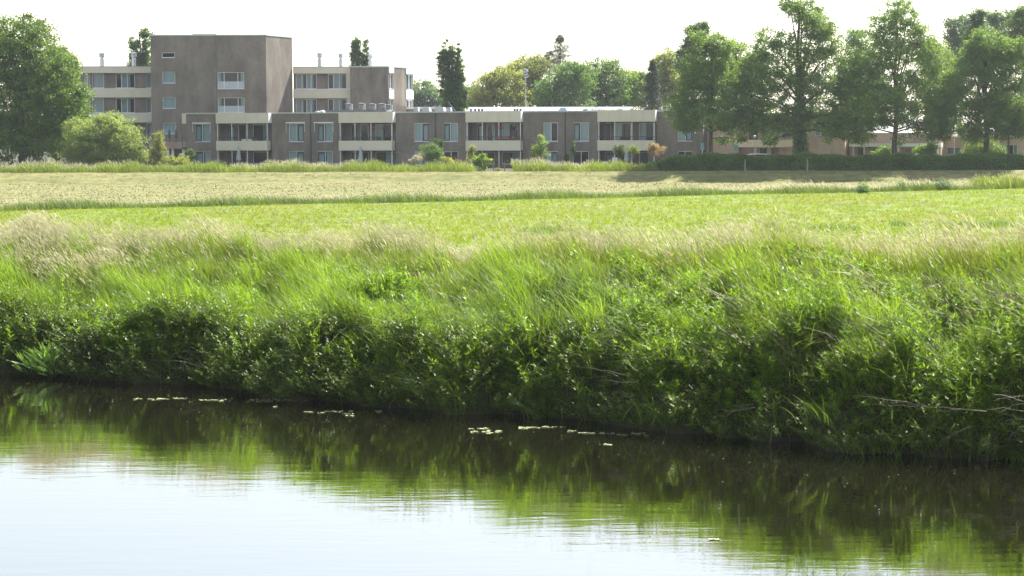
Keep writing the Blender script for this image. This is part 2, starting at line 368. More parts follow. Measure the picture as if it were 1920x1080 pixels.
def leaf_quads(P, dirs, nrm, Ln, Wd):
    """rhombic leaves from point P along dirs"""
    N = len(P)
    side = np.cross(dirs, nrm); side /= (np.linalg.norm(side, axis=1, keepdims=True)+1e-9)
    Ln = np.broadcast_to(Ln, N)[:, None]; Wd = np.broadcast_to(Wd, N)[:, None]
    a = P; b = P+dirs*Ln*.42+side*Wd*.5; c = P+dirs*Ln; e = P+dirs*Ln*.42-side*Wd*.5
    V = np.stack([a, b, c, e], 1).reshape(-1, 3); Q = np.arange(N*4).reshape(-1, 4)
    return V, Q
def unit(v): return v/(np.linalg.norm(v, axis=1, keepdims=True)+1e-9)
def cat(parts):
    V = []; Q = []; Rn = []; Mi = []; n = 0
    for p in parts:
        v, q, r = p[:3]; mi = p[3] if len(p) > 3 else 0
        V.append(v); Q.append(q+n); Rn.append(r); Mi.append(np.full(len(q), mi)); n += len(v)
    return np.concatenate(V), np.concatenate(Q), np.concatenate(Rn), np.concatenate(Mi)

def bank_points(n, s0, s1, t0, t1, dens=None):
    s = rng.uniform(s0, s1, n); t = rng.uniform(t0, t1, n)
    if dens is not None:
        k = rng.random(n) < dens(s, t); s = s[k]; t = t[k]
    x, y = xy_from(s, t); return np.stack([x, y, G(x, y)-.03], 1), s, t
def vn(a, b, k=1.):          # cheap smooth noise in [0,1]
    return .5+.25*(np.sin(a*1.3*k+b*.7*k+1.1)+np.sin(a*.6*k-b*1.7*k+4.2)*.7+np.sin(a*2.9*k+b*2.3*k)*.3)

# t along the bank: negative is left. pixel x of a point for zoning:
def pxof(P): return 960+FPX*P[:, 0]/P[:, 1]

T0, T1 = -21, 17
def clumpy(P):       # tall and low patches of growth
    x, y = P[:, 0], P[:, 1]; k = .5+.5*np.sin(x*3.1+1.7*np.sin(y*1.9))*np.sin(y*2.3+1.3*np.sin(x*2.2)+1); return np.where(x > -50, .35+1.15*k, 1)
def h_env(P, s):    # height multiplier on the mid bank
    return 1+.25*np.sin(P[:, 0]*1.7+P[:, 1]*.6)+.15*np.sin(P[:, 0]*3.9+1)

# 1. bright fine grass, mid bank left and centre
P, s, t = bank_points(230000, .5, 6.0, T0, T1)
px = pxof(P); wgt = np.where(px < 760, 1., .62)*np.where(s > 4.4, .55, 1.)*(.55+.6*vn(s*1.1, t, 1.2))
wgt *= np.where((s < 1.3), .65, 1)*.58
k = rng.random(len(P)) < wgt; P = P[k]; s = s[k]; t = t[k]
N = len(P)
az = np.pi+rng.normal(0, .9, N)
V, Q, rn, _ = blades(P, rng.uniform(.35, .8, N)*h_env(P, s)*clumpy(P), rng.uniform(.010, .021, N), az, rng.uniform(0, .25, N), rng.uniform(.1, .6, N), 3)
tag(npmesh('bank_grass', V, Q, M['grass'], rnd=rn), 'bright green fine grass covering the upper river bank', 'grass', kind='stuff')

# 2. seeded pale grass along the crest
P, s, t = bank_points(86000, 2.4, 8.4, T0-3, T1+3)
px = pxof(P)
wgt = np.clip((s-(5.0-2.2*sstep(800, 100, px)-.5*np.sin(px*.011)))/2.2, .035, 1)*(.38+.72*vn(s*.8+3, t*.7, 1.3))
k = rng.random(len(P)) < wgt; P = P[k]; s = s[k]; N = len(P)
az = np.pi+rng.normal(.1, .45, N); H = rng.uniform(.60, 1.15, N)*(.8+.35*vn(P[:, 0]*1.7, P[:, 1]*1.2, 1.4))*(.86+.16*sstep(-14, 5, t[k]))
V1, Q1, r1, tip = blades(P, H, rng.uniform(.006, .010, N), az, rng.uniform(.05, .3, N), rng.uniform(.05, .4, N), 3)
hd = unit(np.stack([np.cos(az)*.6, np.sin(az)*.6, rng.uniform(.2, 1.3, N)], 1))
nr = unit(rng.normal(size=(N, 3)))
V2, Q2 = leaf_quads(tip-hd*.03, hd, nr, rng.uniform(.11, .20, N), rng.uniform(.013, .024, N))
r2 = np.repeat(rng.random(N), 4)
nr2 = np.cross(hd, nr); V3, Q3 = leaf_quads(tip-hd*.02, hd, unit(nr2), rng.uniform(.10, .18, N), rng.uniform(.012, .020, N))
V, Q, rn, mi = cat([(V1, Q1, r1, 0), (V2, Q2, r2, 1), (V3, Q3, r2, 1)])
tag(npmesh('seed_grass', V, Q, [M['seedstalk'], M['seed']], rnd=rn, midx=mi), 'tall pale seeding grass leaning left along the top of the bank', 'grass', kind='stuff')
P, s, t = bank_points(68000, 3.5, 8.6, T0-3, T1+3); N = len(P)
V, Q, rn, _ = blades(P, rng.uniform(.35, .75, N), rng.uniform(.010, .020, N), np.pi+rng.normal(0, .8, N), rng.uniform(0, .3, N), rng.uniform(.1, .5, N), 2)
tag(npmesh('meadow_grass', V, Q, M['grass_mid'], rnd=rn), 'green meadow grass growing between the pale seeding stalks', 'grass', kind='stuff')

# 3. blue green sedge
P, s, t = bank_points(60000, .8, 4.6, T0, T1)
px = pxof(P); wgt = np.exp(-((px-960)/240)**2)*.9+.12+.25*(px > 1500)
k = rng.random(len(P)) < wgt*vn(s, t, 1.7)*1.3; P = P[k]; N = len(P)
V, Q, rn, _ = blades(P, rng.uniform(.45, .85, N), rng.uniform(.014, .024, N), np.pi+rng.normal(0, 1.0, N), rng.uniform(.1, .4, N), rng.uniform(.2, .8, N), 3)
tag(npmesh('sedge', V, Q, M['grass_blue'], rnd=rn), 'blue green broad bladed sedge in the middle of the bank', 'grass', kind='stuff')

# 4. leafy herbs
def herbs(P, H, nleaf, ll, lw, tiltdir, tilt):
    N = len(P)
    sd = unit(np.stack([tiltdir[:, 0]*tilt, tiltdir[:, 1]*tilt, np.ones(N)], 1))
    parts = []
    az = np.arctan2(tiltdir[:, 1], tiltdir[:, 0])
    V, Q, r, _ = blades(P, H, np.full(N, .007), az, tilt, np.zeros(N), 1); parts.append((V, Q, r))
    h = rng.uniform(.22, 1, (N, nleaf)); h = np.sort(h**.8, 1); a = rng.uniform(0, 2*np.pi, (N, nleaf))
    base = P[:, None]+sd[:, None]*(H[:, None]*h)[..., None]
    up = rng.uniform(-.25, .75, (N, nleaf))+h*.35
    d = np.stack([np.cos(a), np.sin(a), up], -1).reshape(-1, 3); d = unit(d)
    nn = unit(np.stack([-np.cos(a)*up, -np.sin(a)*up, np.ones_like(a)], -1).reshape(-1, 3)+rng.normal(0, .35, (N*nleaf, 3)))
    L = ll*rng.uniform(.6, 1.2, N*nleaf)*(1.15-.5*h.reshape(-1)**3)
    V2, Q2 = leaf_quads(base.reshape(-1, 3), d, nn, L, L*lw)
    r2 = np.repeat(np.clip(np.repeat(rng.random(N), nleaf)*.6+rng.random(N*nleaf)*.4, 0, 1), 4)
    parts.append((V2, Q2, r2)); return cat(parts)
P, s, t = bank_points(15000, .15, 5.2, T0, T1)
px = pxof(P)
wgt = np.where(px > 1150, np.where(s < 4.2, 1, .35), np.where(s < 1.2, .75, .09))
wgt = wgt*(.12+.95*vn(s*1.4, t*1.2, 1.5)**1.3)
wgt += .8*((px > 640) & (px < 800) & (s > 2.3) & (s < 3.8))
k = rng.random(len(P)) < wgt; P = P[k]; s = s[k]; N = len(P)
td = np.stack([np.full(N, -NX)+rng.normal(0, .6, N), np.full(N, -NY)+rng.normal(0, .5, N)], 1)
V, Q, rn, mi = herbs(P, rng.uniform(.5, 1.0, N)*np.where(s < 1.2, .9, 1)*(clumpy(P)*np.where(s < 1.8, 1, .35)+np.where(s < 1.8, 0, .42)), 30, .15, .25, td, np.where(s < 1.5, rng.uniform(.1, .7, N), rng.uniform(0, .25, N)))
tag(npmesh('bank_herbs', V, Q, M['herb'], rnd=rn), 'leafy green herbs crowding the river bank and its edge', 'herbs', kind='stuff')

# 5. bramble like darker leaves hanging over the edge (left)
P, s, t = bank_points(10000, -.2, 1.2, T0, T1)
px = pxof(P); k = rng.random(len(P)) < (np.where(px < 780, .9, .5)*(.35+.9*vn(s*2, t*1.5, 1.4))); P = P[k]; N = len(P)
P[:, 2] = np.maximum(P[:, 2], .02)
td = np.stack([np.full(N, -NX)+rng.normal(0, .7, N), np.full(N, -NY)+rng.normal(0, .5, N)], 1)
V, Q, rn, mi = herbs(P, rng.uniform(.4, .9, N)*clumpy(P), 22, .10, .45, td, rng.uniform(.3, 1.3, N))
tag(npmesh('bramble_edge', V, Q, M['bramble'], rnd=rn), 'dark bramble like leaves along the foot of the bank', 'brambles', kind='stuff')

# 6. arching reed grass overhanging the water
P, s, t = bank_points(26000, -.05, 1.9, T0, T1)
px = pxof(P)
wgt = .30+.5*np.exp(-((px-860)/90)**2)+.6*np.exp(-((px-1040)/80)**2)+.5*(px > 1180)*(.3+vn(t*2, s, 1.5))
k = rng.random(len(P)) < wgt*(.3+.9*vn(t*3.1, s*2, 1.)); P = P[k]; N = len(P)
P[:, 2] = np.maximum(P[:, 2], 0)
az = np.arctan2(-NY, -NX)+rng.normal(0, .8, N)
V, Q, rn, _ = blades(P, rng.uniform(.45, 1.05, N)*clumpy(P), rng.uniform(.013, .024, N), az, rng.uniform(.1, .5, N), rng.uniform(.3, 1.1, N), 4, droop=.55)
tag(npmesh('reed_grass', V, Q, M['reed'], rnd=rn), 'long arching grass blades hanging over the water edge', 'grass', kind='stuff')

# 7. dead stalks on the right bank
P, s, t = bank_points(4200, .3, 2.5, -3, T1)
px = pxof(P); k = rng.random(len(P)) < np.clip((px-1080)/500, .03, 1)*vn(s*1.5, t*1.9, 1.6)**2*1.8; P = P[k]; s = s[k]; N = len(P)
P[:, 2] += rng.uniform(.35, .9, N)
az = rng.normal(-.45, .35, N)
P[:, 2] += rng.uniform(.2, .6, N)
dr = unit(np.stack([np.ones(N), rng.normal(-.45, .4, N), rng.normal(-.55, .35, N)], 1))
V, Q = leaf_quads(P-dr*.3, dr, unit(rng.normal(size=(N, 3))+np.array([0,-1,.3])), rng.uniform(.2, .8, N), rng.uniform(.005, .011, N))
tag(npmesh('dead_stalks', V, Q, M['deadstalk'], rnd=np.repeat(rng.random(N), 4)), 'thin brown dead stalks fallen across the green bank', 'dead stalks', kind='stuff')

# 8. crop
n = 85000
yy = rng.uniform(50, 168, n); xx = rng.uniform(-1, 1, n)*(yy*.27+3)
k = (yy < strip_y(xx)-.8) & (NX*xx+NY*(yy-39.75) > 10.8); xx = xx[k]; yy = yy[k]
xx = xx[:]; yy = np.round(yy/.75)*.75+rng.normal(0, .07, len(yy)) if False else yy
P0 = np.stack([xx, yy, G(xx, yy)], 1); P = np.repeat(P0, 4, 0)+np.concatenate([rng.normal(0, .06, (len(P0)*4, 2)), np.zeros((len(P0)*4, 1))], 1); N = len(P)
V, Q, rn, _ = blades(P, rng.uniform(.12, .24, N), rng.uniform(.018, .032, N), rng.uniform(0, 6.28, N), rng.uniform(.1, .5, N), rng.uniform(.2, .9, N), 2)
tag(npmesh('crop', V, Q, M['crop'], rnd=rn), 'yellow green young crop filling the middle field', 'crop', kind='stuff')
# blue-green weeds patches in the crop
P = []
for (cx, cy, n_, r_) in ((1860,424,160,40),(1020,431,70,20),(1560,428,60,30),(1690,421,30,10),(1440,420,20,8)):
    D = 3800*4.1/(cy-248)
    for _ in range(n_):
        x = (cx+random.gauss(0, r_)-960)/3800*D; y = D+random.gauss(0, 1.2); P.append((x, y, float(G(x, y))))
P = np.repeat(np.array(P), 5, 0); N = len(P); P[:, :2] += rng.normal(0, .08, (N, 2))
V, Q, rn, _ = blades(P, rng.uniform(.2, .42, N), rng.uniform(.02, .04, N), rng.uniform(0, 6.28, N), rng.uniform(.1, .4, N), rng.uniform(.1, .5, N), 2)
tag(npmesh('field_weeds', V, Q, M['grass_blue'], rnd=rn), 'blue green weed patches standing in the crop', 'weeds', kind='stuff')

# hay stubble and tufts on the mown field
n = 90000
yy = rng.uniform(98, 173, n); xx = rng.uniform(-1, 1, n)*(yy*.27+4)
row = np.sin((yy+.13*xx)*1.9+.6*np.sin(xx*.25)); k = (yy > strip_y(xx)+2.2) & (rng.random(n) < .18+.6*np.clip(row, 0, 1)*vn(xx*.3, yy*.9, 1.)+.25*vn(xx*.15+7, yy*.3, 1.)**2)
xx = xx[k]; yy = yy[k]; P = np.stack([xx, yy, G(xx, yy)+.04], 1); N = len(P)
V, Q, rn, _ = blades(P, rng.uniform(.04, .13, N), rng.uniform(.04, .12, N), rng.uniform(0, 6.28, N), rng.uniform(.3, 1.2, N), rng.uniform(.2, .9, N), 2)
M['hay'] = leafmat('cut hay', (.10,.13,.04), (.21,.195,.09), trans=.3, nscale=.5, tt=(1,1,.9), tcol=1)
tag(npmesh('hay_stubble', V, Q, M['hay'], rnd=rn), 'cut hay lying in rows on the pale mown field', 'hay', kind='stuff')

# 9. rough strip between crop and mown field
n = 34000
xx = rng.uniform(-60, 62, n); ww = rng.random(n); yy = strip_y(xx)-.6+ww*(2.6+.8*np.sin(xx*.4))+np.maximum(xx-26, 0)*.12*rng.random(n)
yy += .35*np.sin(xx*.9)+.2*np.sin(xx*2.3)
P = np.stack([xx, yy, G(xx, yy)], 1); N = n
V1, Q1, r1, tip = blades(P, rng.uniform(.28, .62, N)*(1+.3*np.sin(xx*.7)), rng.uniform(.02, .04, N), np.pi+rng.normal(0, 1, N), rng.uniform(0, .3, N), rng.uniform(.1, .5, N), 2)
kk = (rng.random(N) < .05+.25*sstep(8, 20, xx)*sstep(34, 26, xx)); tp = tip[kk]; m_ = len(tp)
hd = unit(np.stack([-np.ones(m_)*.5, rng.normal(0, .2, m_), np.ones(m_)], 1))
V2, Q2 = leaf_quads(tp, hd, unit(rng.normal(size=(m_, 3))), rng.uniform(.15, .4, m_), np.full(m_, .03))
V, Q, rn, mi = cat([(V1, Q1, r1, 0), (V2, Q2, np.repeat(rng.random(m_), 4), 1)])
tag(npmesh('rough_grass_strip', V, Q, [M['strip'], M['seed']], rnd=rn, midx=mi), 'rough green grass strip between the crop and the mown field', 'grass', kind='stuff')

# 10. tall grass in front of the buildings
def far_strip(x0, x1, ya, yb, n, h0, h1, name, label, seedp=.35):
    xx = rng.uniform(x0, x1, n); yy = ya+rng.random(n)*(yb-ya)+.25*np.sin(xx*.8)
    gap = ~((xx > -3.2) & (xx < .15) & (name == 'verge_grass'))
    xx = xx[gap]; yy = yy[gap]
    P = np.stack([xx, yy, G(xx, yy)], 1); N = len(P); hm = 1+.22*np.sin(xx*.9)+.15*np.sin(xx*2.7+1)
    V1, Q1, r1, tip = blades(P, rng.uniform(h0, h1, N)*hm, rng.uniform(.02, .04, N), np.pi+rng.normal(0, 1, N), rng.uniform(0, .25, N), rng.uniform(.0, .4, N), 2)
    kk = rng.random(N) < seedp*np.clip(.4+1.2*np.sin(xx*.31+1.)+.3*np.sin(xx*1.3), .1, 1.2); tp = tip[kk]; m_ = len(tp)
    hd = unit(np.stack([-np.ones(m_)*.35, rng.normal(0, .2, m_), np.ones(m_)], 1))
    V2, Q2 = leaf_quads(tp-hd*.05, hd, unit(rng.normal(size=(m_, 3))), rng.uniform(.12, .32, m_), np.full(m_, .03))
    V, Q, rn, mi = cat([(V1, Q1, r1, 0), (V2, Q2, np.repeat(rng.random(m_), 4), 1)])
    tag(npmesh(name, V, Q, [M['grass_mid'], M['seed']], rnd=rn, midx=mi), label, 'grass', kind='stuff')
far_strip(-62, 12.5, 173, 177.5, 34000, .42, .92, 'verge_grass', 'tall grass verge with pinkish seed heads before the apartments')
far_strip(34.5, 50, 149, 153, 5000, .6, 1.0, 'mound_grass', 'pale tall grass clump at the far right of the mown field', .8)
#BUILD2

# ------------------------------------------------------------------ building frames
class F:
    """vertical facade frame from ground point A to ground point B; d = depth behind the facade"""
    def __init__(s, A, B):
        s.A = Vector((A[0], A[1])); s.B = Vector((B[0], B[1])); s.u = (s.B-s.A).normalized(); s.n = Vector((-s.u.y, s.u.x)); s.len = (s.B-s.A).length
    def pt(s, a, d, z):
        p = s.A+s.u*a+s.n*d; return Vector((p.x, p.y, z))
    def px(s, px, py, d=0):       # pixel -> (a, z) on the plane at depth d
        dr = CM @ Vector(((px-960)/FPX, (540-py)/FPX, -1)); O = s.A+s.n*d
        # k*dr.xy = O + u*a
        det = dr.x*(-s.u.y)+dr.y*s.u.x
        k = (O.x*(-s.u.y)+O.y*s.u.x)/det
        a = (Vector((dr.x*k, dr.y*k))-O).dot(s.u)
        return a, CAMZ+dr.z*k
    def box(s, mb, a0, a1, d0, d1, z0, z1):
        P = s.pt
        mb.hexa([P(a0,d0,z0),P(a1,d0,z0),P(a1,d1,z0),P(a0,d1,z0),P(a0,d0,z1),P(a1,d0,z1),P(a1,d1,z1),P(a0,d1,z1)])
    def wall(s, mb, a0, a1, z0, z1, holes, d=0, rev=.14):
        A = sorted({a0, a1, *[h[0] for h in holes], *[h[1] for h in holes]}); Z = sorted({z0, z1, *[h[2] for h in holes], *[h[3] for h in holes]})
        for i in range(len(A)-1):
            for j in range(len(Z)-1):
                ca = (A[i]+A[i+1])/2; cz = (Z[j]+Z[j+1])/2
                if any(h[0] < ca < h[1] and h[2] < cz < h[3] for h in holes): continue
                mb.add([s.pt(A[i],d,Z[j]), s.pt(A[i+1],d,Z[j]), s.pt(A[i+1],d,Z[j+1]), s.pt(A[i],d,Z[j+1])], [(0,1,2,3)])
        for h in holes:
            q = [(h[0],h[2]),(h[1],h[2]),(h[1],h[3]),(h[0],h[3])]
            for k in range(4):
                (p, r), (p2, r2) = q[k], q[(k+1) % 4]
                mb.add([s.pt(p,d,r), s.pt(p2,d,r2), s.pt(p2,d+rev,r2), s.pt(p,d+rev,r)], [(0,1,2,3)])

def window(fr, b, a0, a1, z0, z1, d=0, bars=(), dark=(), curtain=(), curt='curtain', hbar=(), frame='whiteframe', sill=True, curt_z=0, name='window'):
    """bars: relative positions of mullions; dark: (r0,r1) panes framed dark; curtain: (r0,r1) spans"""
    t = .055; W = a1-a0; mb = MB(); dd = d+.06
    fr.box(mb, a0, a1, dd, dd+.06, z0, z0+t); fr.box(mb, a0, a1, dd, dd+.06, z1-t, z1)
    fr.box(mb, a0, a0+t, dd+.002, dd+.058, z0+t, z1-t); fr.box(mb, a1-t, a1, dd+.002, dd+.058, z0+t, z1-t)
    for r in bars: fr.box(mb, a0+W*r-t/2, a0+W*r+t/2, dd+.002, dd+.058, z0+t, z1-t)
    for r in hbar: fr.box(mb, a0+t, a1-t, dd+.004, dd+.056, z0+(z1-z0)*r-t/2, z0+(z1-z0)*r+t/2)
    o = mb.build(name, M[frame], b)
    mb = MB(); mb.add([fr.pt(a0+t*.5,dd+.03,z0+t*.5), fr.pt(a1-t*.5,dd+.03,z0+t*.5), fr.pt(a1-t*.5,dd+.03,z1-t*.5), fr.pt(a0+t*.5,dd+.03,z1-t*.5)], [(0,1,2,3)])
    mb.build('pane', M['glass'], o)
    if dark:
        mb = MB(); q = .085
        for r0, r1 in dark:
            x0 = a0+W*r0+t*.6; x1 = a0+W*r1-t*.6; e0 = z0+t; e1 = z1-t
            fr.box(mb, x0, x1, dd-.03, dd+.001, e0, e0+q); fr.box(mb, x0, x1, dd-.03, dd+.001, e1-q*2.2, e1)
            fr.box(mb, x0, x0+q, dd-.029, dd, e0+q, e1-q*2.2); fr.box(mb, x1-q, x1, dd-.029, dd, e0+q, e1-q*2.2)
        mb.build('sash', M['darkframe'], o)
    if curtain:
        mb = MB()
        for r0, r1 in curtain:
            n = max(4, int((r1-r0)*W/.07)); zz0 = z0+(z1-z0)*curt_z
            vs = []
            for i in range(n+1):
                a = a0+W*(r0+(r1-r0)*i/n); dp = dd+.16+.03*(i % 2)
                vs += [fr.pt(a, dp, zz0), fr.pt(a, dp, z1)]
            mb.add(vs, [(2*i, 2*i+2, 2*i+3, 2*i+1) for i in range(n)])
        mb.build('curtain', M[curt], o)
    if sill:
        mb = MB(); fr.box(mb, a0-.04, a1+.04, d-.05, d+.06, z0-.07, z0-.002); mb.build('sill', M['greymetal'], o)
    return o

M['mast'] = solid('dull grey mast', (.20,.21,.22), .7, .1)
M['frosted'] = solid('frosted glass', (.36,.42,.46), .3, .04)
GZ = 2.32    # ground level at the buildings
# ------------------------------------------------------------------ apartment row (two storeys)
A0 = at(350, 290, 205); A1 = at(1318, 290, 189.2)
fa = F((A0.x, A0.y), (A1.x, A1.y))
bA = thing('apartment_building', (A0.x, A0.y, GZ), 'long two storey grey brick apartment building with cream balconies', 'building')
ZR = 7.66
BAYS = [(405, 501, 507), (635, 735, 740), (873, 976, 980), (1120, 1227, 1232)]
bays = []
for a, b, c in BAYS:
    bays.append((fa.px(a, 270, -.8)[0], fa.px(b, 270, -.8)[0], fa.px(c-4, 220, -.8)[0]))
sect = [(0, bays[0][0])]+[(bays[i][2], bays[i+1][0]) for i in range(3)]+[(bays[3][2], fa.len)]
def ax(p): return fa.px(p, 250)[0]
wins = [  # px0, px1, dark side, railing type, ground window?
 (366.5, 394, 'L', True), (542, 570, 'R', True), (595, 623.5, 'L', True), (777, 804, 'R', False), (832, 858.5, 'L', False),
 (1019, 1046, 'D', False), (1075, 1104, 'L', False), (1271, 1298, 'R', False)]
ZW0, ZW1, ZG0, ZG1 = 4.83, 6.62, 2.95, 3.93
wm = MB()
for k, (s0, s1) in enumerate(sect):
    holes = []
    for (p0, p1, sd, rl) in wins:
        w0, w1 = ax(p0), ax(p1)
        if s0 < w0 < s1: holes += [(w0, w1, ZW0, ZW1), (w0, w1, 2.50, ZG1-.02)]
    fa.wall(wm, s0, s1, GZ-.5, ZR-.05, holes)
# recessed strip right of each balcony is the return of the bay: side walls and back walls
for (b0, b1, b2) in bays:
    for xx_, sgn in ((b0, 1), (b2, -1)):
        wm.add([fa.pt(xx_,0,GZ-.5), fa.pt(xx_,1.1,GZ-.5), fa.pt(xx_,1.1,ZR-.05), fa.pt(xx_,0,ZR-.05)], [(0,1,2,3)])
fa.wall(wm, fa.len, fa.len, GZ, GZ+1, [])
DB = 12.0
wm.add([fa.pt(0,0,GZ-.5), fa.pt(0,DB,GZ-.5), fa.pt(0,DB,ZR-.05), fa.pt(0,0,ZR-.05)], [(0,1,2,3)])
wm.add([fa.pt(fa.len,0,GZ-.5), fa.pt(fa.len,DB,GZ-.5), fa.pt(fa.len,DB,ZR-.05), fa.pt(fa.len,0,ZR-.05)], [(0,1,2,3)])
wm.add([fa.pt(0,DB,GZ-.5), fa.pt(fa.len,DB,GZ-.5), fa.pt(fa.len,DB,ZR-.05), fa.pt(0,DB,ZR-.05)], [(0,1,2,3)])
# bay back walls with openings
bay_spec = []
glz = [(.10,.22,'door'),(.27,.42,'win'),(.55,.85,'win'),(.90,.985,'door')]
glz2 = [(.12,.24,'door'),(.27,.47,'win'),(.62,.86,'win'),(.90,.985,'door')]
for i, (b0, b1, b2) in enumerate(bays):
    W = b2-b0; holes = []; G_ = glz if i != 3 else [(.05,.14,'door'),(.20,.50,'win'),(.64,.90,'win'),(.92,.99,'door')]
    for (r0, r1, ty) in G_:
        for fl in (0, 1):
            z0 = (4.12 if fl else 2.42) if ty == 'door' else (4.55 if fl else 2.62); z1 = 6.55 if fl else 3.82
            holes.append((b0+W*r0, b0+W*r1, z0, z1)); bay_spec.append((i, b0+W*r0, b0+W*r1, z0, z1, ty, fl))
    fa.wall(wm, b0, b2, GZ-.5, ZR-.05, holes, d=1.1, rev=.1)
wo = wm.build('wall', M['brick'], bA)
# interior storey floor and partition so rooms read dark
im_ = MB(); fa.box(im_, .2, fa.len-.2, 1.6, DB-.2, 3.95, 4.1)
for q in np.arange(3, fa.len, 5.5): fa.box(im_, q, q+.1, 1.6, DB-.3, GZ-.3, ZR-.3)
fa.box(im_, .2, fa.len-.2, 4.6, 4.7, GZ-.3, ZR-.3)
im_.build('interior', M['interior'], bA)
rm = MB(); fa.box(rm, -.05, fa.len+.05, .02, DB+.05, ZR-.05, ZR+.04); ro = rm.build('roof', M['roof'], bA)
for s0, s1 in sect:
    rm = MB(); fa.box(rm, s0+.002, s1-.002, -.07, .018, ZR-.06, ZR+.07); rm.build('roof_trim', M['rooftrim'], ro)
for (p0, p1, sd, rl) in wins:
    w0, w1 = ax(p0), ax(p1)
    if sd == 'L': window(fa, bA, w0, w1, ZW0, ZW1, bars=(.46,), dark=((0,.46),), curtain=((.02,.3),(.48,.98)))
    elif sd == 'R': window(fa, bA, w0, w1, ZW0, ZW1, bars=(.52,), dark=((.52,1),), curtain=((.02,.52),(.6,.98)))
    else: window(fa, bA, w0, w1, ZW0, ZW1, bars=(.52,), curtain=((.0,.5),))
    gd = p0 in (1271, 832, 1075)
    window(fa, bA, w0, w1, 2.50, ZG1-.02, bars=(.5,), dark=(((0,.5),) if sd == 'L' else ((.5,1),)), curtain=() if gd else ((.05,.45),(.55,.95)), sill=False)
    if rl:     # sun screen box with side arms
        mb = MB(); fa.box(mb, w0-.3, w1+.15, -.16, -.003, ZW1+.03, ZW1+.13)
        fa.box(mb, w0-.28, w0-.25, -.10, -.06, ZW1-.85, ZW1+.03); fa.box(mb, w1+.10, w1+.13, -.10, -.06, ZW1-.85, ZW1+.03)
        mb.build('sun_screen', M['whiteframe'], bA)
for (i, w0, w1, z0, z1, ty, fl) in bay_spec:
    if ty == 'door': window(fa, bA, w0, w1, z0, z1, d=1.1, dark=((0,1),), curtain=((.2,.75),) if (i+fl) % 2 else (), sill=False, frame='whiteframe', name='balcony_door')
    else: window(fa, bA, w0, w1, z0, z1, d=1.1, curtain=(((.02,.25),(.8,.98)),((.0,.45),),((.6,1.),),())[(i*5+fl*3+int(w0*1.7)) % 4], curt=('curtain', 'curtain_grey')[(i*3+fl+int(w0)) % 2], sill=False)
# balconies, fascias
for i, (b0, b1, b2) in enumerate(bays):
    mb = MB(); zt = ZR+.03+.02*i
    for k in range(5):    # panels with fine joints
        q0 = b0+(b2-b0)*k/5; q1 = b0+(b2-b0)*(k+1)/5-.012; fa.box(mb, q0, q1, -.8, -.72, 6.66, zt)
    fa.box(mb, b0+.003, b2-.012, -.72, 1.0, 6.70, zt-.06)
    fo = mb.build('fascia', M['cream'], bA)
    mb = MB(); fa.box(mb, b2-.012, b2+.03, -.79, .0, 6.67, zt-.01); mb.build('sunlit_end_panel', M['white'], fo)  # whiter than its cream fascia: sunlight on the right end painted in
    bo = MB()
    for k in range(4):
        q0 = b0+(b1-b0)*k/4; q1 = b0+(b1-b0)*(k+1)/4-.008; fa.box(bo, q0, q1, -.8, -.74, 3.96, 4.92)
    fa.box(bo, b0, b0+.06, -.74, .0, 3.96, 4.92); fa.box(bo, b1-.07, b1-.01, -.74, .0, 3.96, 4.92)
    bl = bo.build('balcony', M['cream'], bA)
    mb = MB(); fa.box(mb, b0+.06, b1-.07, -.74, 1.08, 3.98, 4.10); mb.build('balcony_floor', M['greymetal'], bl)
    mb = MB(); fa.box(mb, b0+.02, b1-.02, -.78, -.75, 5.26, 5.30)
    for q in np.arange(b0+.05, b1, .14): fa.box(mb, q, q+.012, -.775, -.757, 4.921, 5.26)
    mb.build('railing', M['darkframe'], bl)
    for r in (.02, .30, .60, .99):      # posts in the opening
        q = b0+(b1-b0)*r
        for z_a, z_b in ((4.93, 6.66), (GZ, 3.96)):
            mb = MB(); fa.box(mb, q-.03, q+.03, -.68, -.60, z_a, z_b); mb.build('post', M['whiteframe'], bl)
for p_ in (583, 817, 1060):
    mb = MB(); a = ax(p_); mb.tube([fa.pt(a,-.07,GZ), fa.pt(a,-.07,ZR-.12)], [.05,.05], 8); mb.build('downpipe', M['darkframe'], bA)
# left end cream panel and small corner balcony
mb = MB(); a = fa.px(340, 222, 0)[0]; fa.box(mb, a, -.003, .1, 1.6, 6.66, ZR+.03); mb.build('fascia', M['cream'], bA)
mb = MB(); fa.box(mb, a, -.003, .1, 1.6, 4.15, 4.30); fa.box(mb, a, a+.05, .1, .15, 4.3, 5.6); fa.box(mb, a, -.003, .12, .16, 5.2, 5.25); mb.build('corner_balcony', M['darkframe'], bA)
